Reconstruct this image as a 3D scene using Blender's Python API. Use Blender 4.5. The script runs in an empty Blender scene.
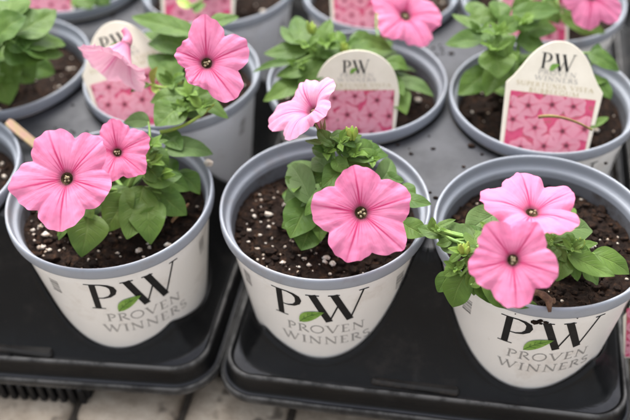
import bpy, math, random
from mathutils import Vector as V, Matrix, noise
S = bpy.context.scene
COL = S.collection
R_ = math.radians
pi = math.pi
sin, cos = math.sin, math.cos

# ------------------------------------------------------------------ camera
CAM = V((0.06912, -0.34130, 0.43572))
YAW, PITCH, ROLL, FPX = 0.21554, 0.76061, -0.04441, 876.8
cy, sy, cp, sp = cos(YAW), sin(YAW), cos(PITCH), sin(PITCH)
FWD = V((-sy * cp, cy * cp, -sp))
_r = V((cy, sy, 0)); _u = _r.cross(FWD)
RT = _r * cos(ROLL) + _u * sin(ROLL)
UP = _u * cos(ROLL) - _r * sin(ROLL)

def at(px, py, zc):
    """world point at height zc (cm) that the photograph shows at pixel px, py"""
    v = FWD + RT * ((px - 315) / FPX) - UP * ((py - 210) / FPX)
    t = (zc / 100 - CAM.z) / v.z
    return CAM + v * t

def mpp(P):
    return (P - CAM).dot(FWD) / FPX      # metres per photo pixel at P

cam = bpy.data.cameras.new('camera'); co = bpy.data.objects.new('camera', cam); COL.objects.link(co)
M = Matrix((RT, UP, -FWD)).transposed().to_4x4(); M.translation = CAM
co.matrix_world = M
cam.sensor_width = 36; cam.lens = FPX / 630 * 36
cam.clip_start = .02; cam.clip_end = 200
cam.dof.use_dof = True
cam.dof.focus_distance = (at(350, 240, 12.5) - CAM).dot(FWD)
cam.dof.aperture_fstop = 5.2
S.camera = co

# ------------------------------------------------------------------ materials
def mat(name):
    m = bpy.data.materials.new(name); m.use_nodes = True
    nt = m.node_tree
    return m, nt, nt.nodes['Principled BSDF']

def N(nt, t, **kw):
    n = nt.nodes.new(t)
    for k, v in kw.items():
        if k in n.inputs: n.inputs[k].default_value = v
        else: setattr(n, k, v)
    return n

def math_n(nt, op, a, b=None, c=None, clamp=False):
    n = nt.nodes.new('ShaderNodeMath'); n.operation = op; n.use_clamp = clamp
    for i, x in enumerate((a, b, c)):
        if x is None: continue
        if isinstance(x, (int, float)): n.inputs[i].default_value = x
        else: nt.links.new(x, n.inputs[i])
    return n.outputs[0]

def mix_c(nt, f, a, b):
    n = nt.nodes.new('ShaderNodeMix'); n.data_type = 'RGBA'
    for sock, x in ((n.inputs[0], f), (n.inputs[6], a), (n.inputs[7], b)):
        if isinstance(x, (int, float)): sock.default_value = x
        elif isinstance(x, (tuple, list)): sock.default_value = (*x[:3], 1)
        else: nt.links.new(x, sock)
    return n.outputs[2]

def noise_n(nt, scale, detail=3, rough=.55, vec=None):
    n = N(nt, 'ShaderNodeTexNoise', Scale=scale, Detail=detail, Roughness=rough)
    if vec is None:
        tc = nt.nodes.new('ShaderNodeTexCoord'); vec = tc.outputs['Object']
    nt.links.new(vec, n.inputs['Vector'])
    return n.outputs['Fac']

def ramp(nt, f, stops):
    n = nt.nodes.new('ShaderNodeValToRGB'); nt.links.new(f, n.inputs[0])
    e = n.color_ramp.elements
    while len(e) < len(stops): e.new(.5)
    for x, (p, c) in zip(e, stops):
        x.position = p; x.color = (*c, 1) if len(c) == 3 else c
    return n.outputs[0]

def smooth(nt, x, lo, hi, a=0., b=1.):
    n = nt.nodes.new('ShaderNodeMapRange'); n.interpolation_type = 'SMOOTHSTEP'
    nt.links.new(x, n.inputs[0])
    for i, v in zip((1, 2, 3, 4), (lo, hi, a, b)): n.inputs[i].default_value = v
    return n.outputs[0]

def bump(nt, h, b, strength=.3, dist=.001):
    n = N(nt, 'ShaderNodeBump', Strength=strength, Distance=dist)
    nt.links.new(h, n.inputs['Height']); nt.links.new(n.outputs[0], b.inputs['Normal'])

def plain(name, c1, c2, scale, rough=.5, bmp=0, spec=.5, rvar=0):
    m, nt, b = mat(name)
    f = noise_n(nt, scale, 5, .6)
    c = mix_c(nt, smooth(nt, f, .35, .65), c1, c2)
    nt.links.new(c, b.inputs['Base Color'])
    b.inputs['Roughness'].default_value = rough
    b.inputs['Specular IOR Level'].default_value = spec
    if rvar:
        nt.links.new(smooth(nt, noise_n(nt, scale * .35, 4), .3, .7, rough - rvar, rough + rvar), b.inputs['Roughness'])
    if bmp: bump(nt, noise_n(nt, scale * 2.5, 6, .7), b, bmp, .001)
    return m

def sat_dirt(name, base, dirt, amount, rough, spec=.5, bmp=.05):
    """plastic with irregular soil stains and scuffs"""
    m, nt, b = mat(name)
    tc = nt.nodes.new('ShaderNodeTexCoord'); oi = nt.nodes.new('ShaderNodeObjectInfo'); va = nt.nodes.new('ShaderNodeVectorMath'); va.operation = 'ADD'
    nt.links.new(tc.outputs['Object'], va.inputs[0]); nt.links.new(math_n(nt, 'MULTIPLY', oi.outputs['Random'], 9.0), va.inputs[1])
    n1 = noise_n(nt, 38, 8, .68, va.outputs[0]); n2 = noise_n(nt, 420, 3, .6, va.outputs[0])
    d = math_n(nt, 'MULTIPLY', smooth(nt, n1, .52, .70), amount)
    sp_ = math_n(nt, 'MULTIPLY', smooth(nt, n2, .67, .76), amount * .9)
    d = math_n(nt, 'MAXIMUM', d, sp_)
    big = noise_n(nt, 9, 2)
    bc = mix_c(nt, smooth(nt, big, .3, .7), base, tuple(x * .9 for x in base))
    nt.links.new(mix_c(nt, d, bc, dirt), b.inputs['Base Color'])
    nt.links.new(smooth(nt, n1, .35, .7, rough - .06, rough + .18), b.inputs['Roughness'])
    b.inputs['Specular IOR Level'].default_value = spec
    bump(nt, n2, b, bmp, .0006)
    return m

MT = {}
MT['pot_white'] = sat_dirt('pot_white_label', (.82, .795, .76), (.36, .27, .19), .26, .36)
MT['pot_grey'] = sat_dirt('pot_grey_plastic', (.285, .308, .352), (.20, .15, .11), .34, .38)
MT['pot_inside'] = sat_dirt('shaded_soiled_inside', (.12, .125, .14), (.04, .028, .02), .8, .5)  # base grey darkened to paint the shade inside the pots; blotches are soil
MT['tray'] = sat_dirt('tray_black_plastic', (.0048, .005, .0056), (.06, .052, .046), .22, .42, .22, .10)
MT['tray_ledge'] = sat_dirt('scuffed_tray_ledge', (.016, .0145, .0135), (.09, .07, .055), .5, .4, .35, .1)
MT['tray_dark'] = sat_dirt('tray_underside_plastic', (.006, .006, .0065), (.05, .04, .034), .25, .5, .3, .1)
def wear_and_sheen(m):
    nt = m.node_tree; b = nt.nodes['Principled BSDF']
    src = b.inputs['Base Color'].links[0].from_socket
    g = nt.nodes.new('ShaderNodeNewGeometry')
    f = smooth(nt, g.outputs['Pointiness'], .512, .59)  # pale ridges: scuffs plus edge highlights painted into the colour
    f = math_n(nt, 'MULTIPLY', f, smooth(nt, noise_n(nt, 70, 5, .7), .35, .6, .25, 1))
    # sky sheen on the level tops, painted in as a blue-grey tint
    sx = nt.nodes.new('ShaderNodeSeparateXYZ'); nt.links.new(g.outputs['True Normal'], sx.inputs[0])
    top_sheen = math_n(nt, 'MULTIPLY', smooth(nt, sx.outputs[2], .93, .995), smooth(nt, noise_n(nt, 26, 6, .65), .25, .7, .45, 1))
    c = mix_c(nt, top_sheen, src, (.056, .058, .067))
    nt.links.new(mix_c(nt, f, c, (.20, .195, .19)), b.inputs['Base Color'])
wear_and_sheen(MT['tray'])
MT['ink'] = plain('black_ink', (.008, .008, .009), (.013, .013, .014), 300, .55, 0, .2)
MT['ink_grey'] = plain('grey_ink', (.24, .23, .222), (.36, .345, .33), 900, .45)
MT['ink_print'] = plain('dark_grey_ink', (.12, .115, .11), (.2, .19, .18), 900, .45)
MT['ink_gold'] = plain('gold_ink', (.42, .33, .12), (.5, .40, .2), 300, .4)
MT['ink_leaf'] = plain('green_ink', (.14, .30, .035), (.25, .42, .08), 260, .4)
MT['ink_vein'] = plain('dark_green_ink', (.06, .15, .02), (.09, .2, .03), 260, .4)
MT['tag'] = plain('cream_tag_plastic', (.86, .79, .66), (.80, .73, .60), 60, .38)
MT['stem'] = plain('stem_green', (.20, .33, .06), (.13, .25, .05), 200, .55)
MT['shoot'] = plain('yellow_green_shoot', (.30, .36, .05), (.24, .36, .06), 400, .6)
MT['calyx'] = plain('reddish_calyx', (.22, .11, .06), (.17, .22, .05), 250, .6)
MT['perlite'] = plain('white_perlite', (.74, .68, .60), (.40, .31, .23), 420, .85, .3)
MT['stamen'] = plain('pale_stamen', (.40, .33, .22), (.22, .17, .09), 900, .9, 0, .1)
MT['dry'] = plain('withered_brown', (.07, .032, .016), (.17, .09, .05), 300, .8, .3)
MT['drystem'] = plain('dry_stem', (.26, .21, .07), (.22, .10, .05), 200, .8, .3)
MT['woodlabel'] = plain('yellowed_label_stick', (.56, .44, .22), (.60, .36, .28), 240, .55)

def soil_mat():
    m, nt, b = mat('potting_soil')
    n = noise_n(nt, 260, 6, .7); n2 = noise_n(nt, 90, 3, .6)
    c = ramp(nt, n, [(.3, (.004, .0022, .0016)), (.50, (.014, .0075, .005)), (.63, (.048, .024, .013)), (.76, (.17, .095, .055))])
    c = mix_c(nt, smooth(nt, n2, .45, .75), c, (.016, .009, .006))
    nt.links.new(c, b.inputs['Base Color']); b.inputs['Roughness'].default_value = .95
    b.inputs['Specular IOR Level'].default_value = .2
    bump(nt, n, b, .9, .002)
    return m
MT['soil'] = soil_mat()

def pavement_mat():
    m, nt, b = mat('concrete_pavers')
    n = noise_n(nt, 22, 6, .65); n2 = noise_n(nt, 160, 5, .7); n3 = noise_n(nt, 48, 2, .5)
    c = ramp(nt, n, [(.30, (.18, .14, .10)), (.48, (.36, .30, .235)), (.66, (.48, .42, .345))])
    c = mix_c(nt, math_n(nt, 'MULTIPLY', smooth(nt, n3, .60, .70), .8), c, (.07, .055, .042))
    c = mix_c(nt, math_n(nt, 'MULTIPLY', smooth(nt, n2, .6, .75), .35), c, (.15, .125, .10))
    nt.links.new(c, b.inputs['Base Color']); b.inputs['Roughness'].default_value = .85
    bump(nt, n2, b, .6, .0015)
    return m
MT['paver'] = pavement_mat()
MT['sand'] = plain('dark_joint_grit', (.045, .037, .03), (.08, .066, .052), 120, .95, .6)

def leaf_mat(name, ca, cb, vein, rough=.5):
    m, nt, b = mat(name)
    tc = nt.nodes.new('ShaderNodeTexCoord')
    oi = nt.nodes.new('ShaderNodeObjectInfo')
    uv = nt.nodes.new('ShaderNodeUVMap'); uv.uv_map = 'uv'
    sx = nt.nodes.new('ShaderNodeSeparateXYZ'); nt.links.new(uv.outputs[0], sx.inputs[0])
    t, s = sx.outputs[0], sx.outputs[1]
    a = math_n(nt, 'ABSOLUTE', math_n(nt, 'SUBTRACT', s, .5))          # 0 on the midrib, .5 at the edge
    mid = smooth(nt, a, .008, .045, 1, 0)
    k = math_n(nt, 'SUBTRACT', math_n(nt, 'MULTIPLY', t, 7.0), math_n(nt, 'MULTIPLY', a, 4.2))
    fr = math_n(nt, 'ABSOLUTE', math_n(nt, 'SUBTRACT', math_n(nt, 'FRACT', k), .5))
    lat = smooth(nt, fr, .0, .10, .8, 0)
    lat = math_n(nt, 'MULTIPLY', lat, smooth(nt, a, .15, .45, 1, .15))
    v = math_n(nt, 'MAXIMUM', mid, lat)
    n = noise_n(nt, 130, 5, .6, tc.outputs['Object'])
    n2 = noise_n(nt, 30, 3, .6, tc.outputs['Object'])
    f = math_n(nt, 'ADD', math_n(nt, 'MULTIPLY', smooth(nt, n2, .3, .7), .6), math_n(nt, 'MULTIPLY', oi.outputs['Random'], .4))
    c = mix_c(nt, f, ca, cb)
    c = mix_c(nt, math_n(nt, 'MULTIPLY', smooth(nt, n, .5, .75), .28), c, tuple(x * 1.5 for x in cb))
    c = mix_c(nt, math_n(nt, 'MULTIPLY', v, .42), c, vein)
    nt.links.new(c, b.inputs['Base Color'])
    b.inputs['Roughness'].default_value = rough
    b.inputs['Sheen Weight'].default_value = .04
    b.inputs['Specular IOR Level'].default_value = .28
    h = math_n(nt, 'SUBTRACT', math_n(nt, 'MULTIPLY', n, .6), math_n(nt, 'MULTIPLY', v, .28))
    bump(nt, h, b, .8, .0011)
    tr = nt.nodes.new('ShaderNodeBsdfTranslucent'); nt.links.new(c, tr.inputs[0])
    mx = nt.nodes.new('ShaderNodeMixShader'); mx.inputs[0].default_value = .28
    out = nt.nodes['Material Output']
    nt.links.new(b.outputs[0], mx.inputs[1]); nt.links.new(tr.outputs[0], mx.inputs[2]); nt.links.new(mx.outputs[0], out.inputs[0])
    return m
MT['leaf'] = leaf_mat('bright_leaf', (.052, .122, .018), (.122, .208, .034), (.18, .27, .065))
MT['young'] = leaf_mat('young_leaf', (.105, .205, .026), (.17, .285, .045), (.24, .34, .085))
MT['sage'] = leaf_mat('sage_leaf', (.088, .160, .042), (.145, .222, .072), (.20, .29, .11), .55)

def petal_mat(name, ca, cb, vein, pale=None):
    m, nt, b = mat(name)
    tc = nt.nodes.new('ShaderNodeTexCoord'); oi = nt.nodes.new('ShaderNodeObjectInfo')
    uv = nt.nodes.new('ShaderNodeUVMap'); uv.uv_map = 'uv'
    sx = nt.nodes.new('ShaderNodeSeparateXYZ'); nt.links.new(uv.outputs[0], sx.inputs[0])
    u, r = sx.outputs[0], sx.outputs[1]                 # u: place across a lobe 0..1, r: centre to edge
    d = math_n(nt, 'ABSOLUTE', math_n(nt, 'SUBTRACT', u, .5))
    wob = math_n(nt, 'MULTIPLY', math_n(nt, 'SUBTRACT', noise_n(nt, 190, 3, .6, tc.outputs['Object']), .5), .022)
    dw = math_n(nt, 'ABSOLUTE', math_n(nt, 'ADD', math_n(nt, 'SUBTRACT', u, .5), wob))
    v1 = math_n(nt, 'DIVIDE', math_n(nt, 'MULTIPLY', dw, r), .0165)
    v1 = math_n(nt, 'EXPONENT', math_n(nt, 'MULTIPLY', math_n(nt, 'MULTIPLY', v1, v1), -1.0))
    v1 = math_n(nt, 'MULTIPLY', v1, smooth(nt, r, .45, 1.02, 1.0, .38))
    def side(c0, w, lo, hi, g):
        x = math_n(nt, 'SUBTRACT', dw, math_n(nt, 'ADD', c0, math_n(nt, 'MULTIPLY', r, .05)))
        x = math_n(nt, 'DIVIDE', math_n(nt, 'MULTIPLY', x, r), w)
        x = math_n(nt, 'EXPONENT', math_n(nt, 'MULTIPLY', math_n(nt, 'MULTIPLY', x, x), -1.0))
        return math_n(nt, 'MULTIPLY', x, smooth(nt, r, lo, hi, g, 0))
    v2 = side(.105, .0095, .30, .78, .80)
    v3 = side(.25, .009, .24, .55, .42)
    v4 = side(.40, .009, .2, .46, .25)
    v = math_n(nt, 'MAXIMUM', math_n(nt, 'MAXIMUM', v1, v2), math_n(nt, 'MAXIMUM', v3, v4))
    glow = smooth(nt, r, .13, .42, .85, 0)
    n = noise_n(nt, 60, 4, .6, tc.outputs['Object']); nf = noise_n(nt, 700, 2, .5, tc.outputs['Object'])
    f = math_n(nt, 'ADD', math_n(nt, 'MULTIPLY', smooth(nt, n, .3, .7), .65), math_n(nt, 'MULTIPLY', oi.outputs['Random'], .35))
    c = mix_c(nt, f, ca, cb)
    # fine streaks that run out along each lobe
    st = N(nt, 'ShaderNodeTexNoise', Scale=1.0, Detail=2)
    cm = nt.nodes.new('ShaderNodeCombineXYZ'); nt.links.new(math_n(nt, 'MULTIPLY', u, 26), cm.inputs[0]); nt.links.new(math_n(nt, 'MULTIPLY', r, 2.5), cm.inputs[1])
    nt.links.new(cm.outputs[0], st.inputs['Vector'])
    c = mix_c(nt, math_n(nt, 'MULTIPLY', smooth(nt, st.outputs['Fac'], .45, .75), .12), c, vein)
    c = mix_c(nt, math_n(nt, 'MULTIPLY', glow, .62), c, vein)
    c = mix_c(nt, v, c, vein)
    c = mix_c(nt, smooth(nt, r, .115, .24, .85, 0), c, (.15, .04, .06))
    nt.links.new(c, b.inputs['Base Color'])
    b.inputs['Roughness'].default_value = .62
    b.inputs['Specular IOR Level'].default_value = .25
    b.inputs['Sheen Weight'].default_value = .15
    h = math_n(nt, 'ADD', math_n(nt, 'MULTIPLY', st.outputs['Fac'], .6), math_n(nt, 'SUBTRACT', math_n(nt, 'MULTIPLY', nf, .25), math_n(nt, 'MULTIPLY', v, .5)))
    bump(nt, h, b, .35, .0009)
    tr = nt.nodes.new('ShaderNodeBsdfTranslucent'); nt.links.new(c, tr.inputs[0])
    mx = nt.nodes.new('ShaderNodeMixShader'); mx.inputs[0].default_value = .30
    out = nt.nodes['Material Output']
    nt.links.new(b.outputs[0], mx.inputs[1]); nt.links.new(tr.outputs[0], mx.inputs[2]); nt.links.new(mx.outputs[0], out.inputs[0])
    return m
MT['petal'] = petal_mat('pink_petal', (.76, .185, .365), (.83, .27, .455), (.48, .016, .12))
MT['petal_pale'] = petal_mat('pale_pink_petal', (.76, .24, .42), (.84, .40, .57), (.58, .06, .22))
MT['petal_old'] = petal_mat('faded_petal', (.76, .36, .50), (.80, .50, .58), (.62, .10, .28))
MT['petal_print'] = petal_mat('printed_petal', (.88, .34, .46), (.93, .50, .60), (.70, .05, .15))
MT['photo_dark'] = plain('printed_flower_heart', (.10, .01, .02), (.2, .02, .04), 300, .4)
MT['tube'] = plain('pink_flower_tube', (.70, .24, .40), (.62, .22, .30), 150, .6)

def throat_mat():
    m, nt, b = mat('dark_throat')
    tc = nt.nodes.new('ShaderNodeTexCoord')
    n = noise_n(nt, 900, 4, .7, tc.outputs['Object'])
    c = ramp(nt, n, [(.3, (.05, .018, .016)), (.5, (.12, .065, .035)), (.7, (.26, .22, .09))])
    nt.links.new(c, b.inputs['Base Color']); b.inputs['Roughness'].default_value = .7
    return m
MT['throat'] = throat_mat()

def photo_mat():
    m, nt, b = mat('printed_flower_photo')
    tc = nt.nodes.new('ShaderNodeTexCoord')
    c = ramp(nt, noise_n(nt, 140, 4, .6, tc.outputs['Object']), [(.3, (.42, .02, .08)), (.52, (.66, .07, .18)), (.70, (.26, .12, .06))])
    nt.links.new(c, b.inputs['Base Color']); b.inputs['Roughness'].default_value = .32
    return m
MT['photo'] = photo_mat()

# ------------------------------------------------------------------ mesh helpers
class MB:
    def __init__(s): s.v = []; s.f = []; s.mi = []; s.uv = []
    def quadgrid(s, rows, closed=False, mi=0, uvs=None, flip=False):
        b = len(s.v); n = len(rows[0])
        for r in rows: s.v += [tuple(p) for p in r]
        for i in range(len(rows) - 1):
            for j in range(n if closed else n - 1):
                k = (j + 1) % n
                q = [b + i * n + j, b + i * n + k, b + (i + 1) * n + k, b + (i + 1) * n + j]
                uq = None
                if uvs: uq = [uvs(i, j), uvs(i, j + 1), uvs(i + 1, j + 1), uvs(i + 1, j)]
                if flip: q.reverse(); uq = uq[::-1] if uq else None
                s.f.append(q); s.mi.append(mi); s.uv.append(uq)
        return s
    def poly(s, pts, mi=0, flip=False):
        b = len(s.v); s.v += [tuple(p) for p in pts]
        q = list(range(b, b + len(pts)))
        s.f.append(q[::-1] if flip else q); s.mi.append(mi); s.uv.append(None)
    def fan(s, pts, c, mi=0, flip=False):
        b = len(s.v); s.v += [tuple(p) for p in pts] + [tuple(c)]; n = len(pts)
        for j in range(n):
            q = [b + j, b + (j + 1) % n, b + n]
            s.f.append(q[::-1] if flip else q); s.mi.append(mi); s.uv.append(None)
    def lathe(s, prof, n=96, c=(0, 0), mi=0):
        rows = [[(c[0] + r * cos(2 * pi * j / n), c[1] + r * sin(2 * pi * j / n), z) for j in range(n)] for r, z in prof]
        return s.quadgrid(rows, True, mi)
    def tube(s, pts, rad, n=8, mi=0, cap=True):
        pts = [V(p) for p in pts]; m = len(pts)
        if not isinstance(rad, (list, tuple)): rad = [rad] * m
        t0 = (pts[1] - pts[0]).normalized(); a = t0.orthogonal().normalized(); rows = []
        for i, p in enumerate(pts):
            t = (pts[min(i + 1, m - 1)] - pts[max(i - 1, 0)]).normalized()
            a = (a - t * a.dot(t)).normalized(); bb = t.cross(a)
            rows.append([p + (a * cos(2 * pi * j / n) + bb * sin(2 * pi * j / n)) * rad[i] for j in range(n)])
        s.quadgrid(rows, True, mi)
        if cap: s.poly(rows[0], mi, True); s.poly(rows[-1], mi)
        return s
    def blob(s, c, r, seed=0, n=6, m=4, mi=0, amp=.35):
        rnd = random.Random(seed); c = V(c); rows = []
        rx, ry, rz = r if isinstance(r, (tuple, list)) else (r, r, r)
        for i in range(1, m):
            ph = pi * i / m
            rows.append([c + V((rx * sin(ph) * cos(2 * pi * j / n), ry * sin(ph) * sin(2 * pi * j / n), rz * cos(ph))) * (1 + rnd.uniform(-amp, amp)) for j in range(n)])
        s.quadgrid(rows, True, mi, flip=True)
        s.fan(rows[0], c + V((0, 0, rz)), mi); s.fan(rows[-1], c - V((0, 0, rz)), mi, True)
        return s
    def box(s, c, d, mi=0, bev=.0):
        x, y, z = c; a, b, h = d[0] / 2, d[1] / 2, d[2] / 2
        if bev == 0:
            lv = [(a, b, -h), (a, b, h)]
        else:
            lv = [(a - bev, b - bev, -h), (a, b, -h + bev), (a, b, h - bev), (a - bev, b - bev, h)]
        rows = []
        for aa, bb, zz in lv:
            k = min(aa, bb) * .35
            rows.append([(x + px, y + py, z + zz) for px, py in ((aa - k, -bb), (aa, -bb + k), (aa, bb - k), (aa - k, bb), (-aa + k, bb), (-aa, bb - k), (-aa, -bb + k), (-aa + k, -bb))])
        s.quadgrid(rows, True, mi); s.poly(rows[0], mi, True); s.poly(rows[-1], mi)
        return s
    def build(s, name, m, parent=None, shade=True, loc=None):
        me = bpy.data.meshes.new(name); me.from_pydata(s.v, [], s.f)
        for mm in (m if isinstance(m, (list, tuple)) else [m]): me.materials.append(MT[mm])
        for p, i in zip(me.polygons, s.mi): p.material_index = i; p.use_smooth = shade
        if any(u for u in s.uv):
            l = me.uv_layers.new(name='uv'); k = 0
            for u, f in zip(s.uv, s.f):
                for t in range(len(f)):
                    l.data[k].uv = u[t] if u else (0, 0); k += 1
        me.update()
        o = bpy.data.objects.new(name, me); COL.objects.link(o)
        if parent is not None: o.parent = parent
        if loc is not None: o.location = loc
        return o

def tag_o(o, label=None, cat=None, group=None, kind=None):
    for k, v in (('label', label), ('category', cat), ('group', group), ('kind', kind)):
        if v: o[k] = v
    return o

def empty(name, loc, label, cat, group=None, rz=0):
    o = bpy.data.objects.new(name, None); COL.objects.link(o); o.empty_display_size = .02
    o.location = loc; o.rotation_euler.z = rz
    return tag_o(o, label, cat, group)

def bez(a, b, c, n=10):
    a, b, c = V(a), V(b), V(c)
    return [a * (1 - t) ** 2 + b * 2 * t * (1 - t) + c * t * t for t in [i / n for i in range(n + 1)]]

# ------------------------------------------------------------------ lettering
def arc(cx, cy_, rx, ry, a0, a1, n=12):
    return [(cx + rx * cos(R_(a0 + (a1 - a0) * i / n)), cy_ + ry * sin(R_(a0 + (a1 - a0) * i / n))) for i in range(n + 1)]
TH, TN = .135, .06
def ser(x, y, w=.30): return ([(x - w / 2, y), (x + w / 2, y)], .05)
GL = {
 'I': (.42, [([(.21, 0), (.21, 1)], TH), ser(.21, .02), ser(.21, .98)]),
 'P': (.72, [([(.2, 0), (.2, 1)], TH), ser(.2, .02), ([(.05, .98), (.36, .98)], .05), (arc(.34, .74, .30, .25, 90, -90), .10)]),
 'R': (.82, [([(.2, 0), (.2, 1)], TH), ser(.2, .02), ([(.05, .98), (.36, .98)], .05), (arc(.34, .75, .27, .24, 90, -90), .10), ([(.36, .5), (.80, 0)], .12)]),
 'O': (1.05, [(arc(.52, .5, .43, .49, 0, 360, 28), .10)]),
 'V': (.95, [([(.1, 1), (.48, 0)], TH), ([(.48, .03), (.84, 1)], TN), ser(.1, .98, .28), ser(.84, .98, .24)]),
 'E': (.70, [([(.2, 0), (.2, 1)], TH), ([(.06, .02), (.6, .02)], .055), ([(.06, .98), (.56, .98)], .055), ([(.2, .52), (.48, .52)], .05), ([(.6, 0), (.6, .2)], .05), ([(.56, .8), (.56, 1)], .05)]),
 'N': (1.02, [([(.2, 0), (.2, 1)], TN), ([(.16, 1), (.82, 0)], TH), ([(.82, 0), (.82, 1)], TN), ser(.2, .02, .26), ser(.82, .98, .26)]),
 'W': (1.36, [([(.1, 1), (.42, 0)], TH), ([(.42, .03), (.66, .95)], TN), ([(.62, 1), (.92, 0)], TH), ([(.92, .03), (1.24, 1)], TN), ser(.1, .98, .26), ser(.62, .98, .22), ser(1.24, .98, .22)]),
 'S': (.66, [(arc(.33, .74, .22, .24, 40, 270, 14) + arc(.33, .26, .24, .25, 90, -140, 14), .10)]),
 'U': (.98, [([(.2, 1), (.2, .32)], TH), (arc(.49, .32, .29, .30, 180, 360), .09), ([(.78, .32), (.78, 1)], TN), ser(.2, .98), ser(.78, .98, .26)]),
 'T': (.84, [([(.42, 0), (.42, 1)], TH), ([(.04, .97), (.8, .97)], .06), ser(.42, .02)]),
 'A': (.95, [([(.1, 0), (.46, 1)], TN), ([(.44, 1), (.84, 0)], TH), ([(.26, .34), (.68, .34)], .05), ser(.1, .02, .24), ser(.84, .02, .26)]),
 'B': (.74, [([(.2, 0), (.2, 1)], TH), (arc(.32, .76, .24, .22, 90, -90), .09), (arc(.32, .27, .30, .26, 90, -90), .10), ([(.06, .02), (.34, .02)], .05), ([(.06, .98), (.34, .98)], .05)]),
 'L': (.68, [([(.2, 0), (.2, 1)], TH), ([(.06, .02), (.6, .02)], .055), ser(.2, .98), ([(.6, 0), (.6, .2)], .05)]),
 'G': (1.0, [(arc(.52, .5, .42, .49, 42, 345, 24), .10), ([(.90, .05), (.90, .42)], .11)]),
 'M': (1.24, [([(.18, 0), (.24, 1)], TN), ([(.22, 1), (.60, .03)], TH), ([(.60, .03), (.98, 1)], TN), ([(.98, 1), (1.06, 0)], TH), ser(.18, .02, .22), ser(1.06, .02, .26)]),
 ' ': (.5, []),
}
PW = [  # the big two-letter mark, thick and thin strokes, unit height
 ([(.19, 0), (.19, 1)], .15), ([(.00, .985), (.36, .985)], .035), ([(.04, .015), (.36, .015)], .035),
 ([(.22, .98), (.38, .98), (.52, .93), (.61, .84), (.635, .72), (.61, .60), (.52, .50), (.38, .45), (.24, .45)], [.03, .045, .08, .125, .15, .125, .08, .045, .03]),
 ([(.95, 1), (1.31, -.06)], .165), ([(1.31, -.04), (1.55, .68)], .04), ([(1.43, 1), (1.78, -.04)], .165), ([(1.78, -.02), (2.10, 1.04)], .04),
 ([(.81, .985), (1.11, .985)], .035), ([(1.30, .985), (1.56, .985)], .035), ([(1.99, 1.03), (2.22, 1.03)], .035),
]
def stroke_polys(pts, th):
    """2-D ribbon of quads along a polyline"""
    if not isinstance(th, (list, tuple)): th = [th] * len(pts)
    L, Rr = [], []
    P = [V((x, y)) for x, y in pts]; n = len(P)
    for i in range(n):
        d = P[min(i + 1, n - 1)] - P[max(i - 1, 0)]
        d.normalize(); nn = V((-d.y, d.x)) * th[i] / 2
        L.append(P[i] + nn); Rr.append(P[i] - nn)
    out = []
    for i in range(n - 1):
        seg = max(1, int((P[i + 1] - P[i]).length / .12))
        for k in range(seg):
            a, b = k / seg, (k + 1) / seg
            out.append([Rr[i].lerp(Rr[i + 1], a), Rr[i].lerp(Rr[i + 1], b), L[i].lerp(L[i + 1], b), L[i].lerp(L[i + 1], a)])
    return out

def put_strokes(mb, strokes, x0, y0, h, surf, lift0, mi=0):
    for k, (pts, th) in enumerate(strokes):
        pts2 = [(x0 + x * h, y0 + y * h) for x, y in pts]
        t2 = [t * h for t in th] if isinstance(th, list) else th * h
        # scale-independent subdivision
        P = [(x / h, y / h) for x, y in pts2]; T = [t / h for t in t2] if isinstance(t2, list) else t2 / h
        for q in stroke_polys(P, T):
            mb.poly([surf(p.x * h, p.y * h, lift0 + k * .000012) for p in q], mi)

def put_text(mb, s, xc, y0, h, surf, lift0, width=None, mi=0, gap=.06):
    W = sum(GL[c][0] for c in s) + gap * (len(s) - 1)
    k = 1 if width is None else width / (W * h)
    x = -W * h * k / 2
    for c in s:
        adv, st = GL[c]
        st2 = [([(px * k, py) for px, py in p], t) for p, t in st]
        put_strokes(mb, st2, xc + x, y0, h, surf, lift0, mi)
        x += (adv + gap) * h * k

def leaf_emblem(mb, a, b, w, surf, lift, mi=0):
    a, b = V(a), V(b); d = b - a; n = V((-d.y, d.x)).normalized()
    L, Rr = [], []; m = 10
    for i in range(m + 1):
        t = i / m; ww = w * (sin(pi * t ** .85)) ** .9 / 2; c = a + d * t + n * .10 * d.length * sin(pi * t)
        L.append(c + n * ww); Rr.append(c - n * ww)
    for i in range(m):
        mb.poly([surf(q.x, q.y, lift) for q in (Rr[i], Rr[i + 1], L[i + 1], L[i])], mi)

def emblem_vein(mb, a, b, w, surf, lift):
    a, b = V(a), V(b); d = b - a; n = V((-d.y, d.x)).normalized(); h = d.length
    cen = lambda t: a + d * t + n * .10 * h * sin(pi * t)
    st = [([cen(t / 8) for t in range(9)], .045 * w + .0002)]
    for t in (.25, .42, .6):
        for sgn in (1, -1):
            p = cen(t); st.append(([p, p + d * .13 + n * sgn * w * .30], .0003))
    for pts, th in st:
        for q in stroke_polys([(p.x / .01, p.y / .01) for p in pts], th / .01):
            mb.poly([surf(p.x * .01, p.y * .01, lift) for p in q], 0); lift += .000008

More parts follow.
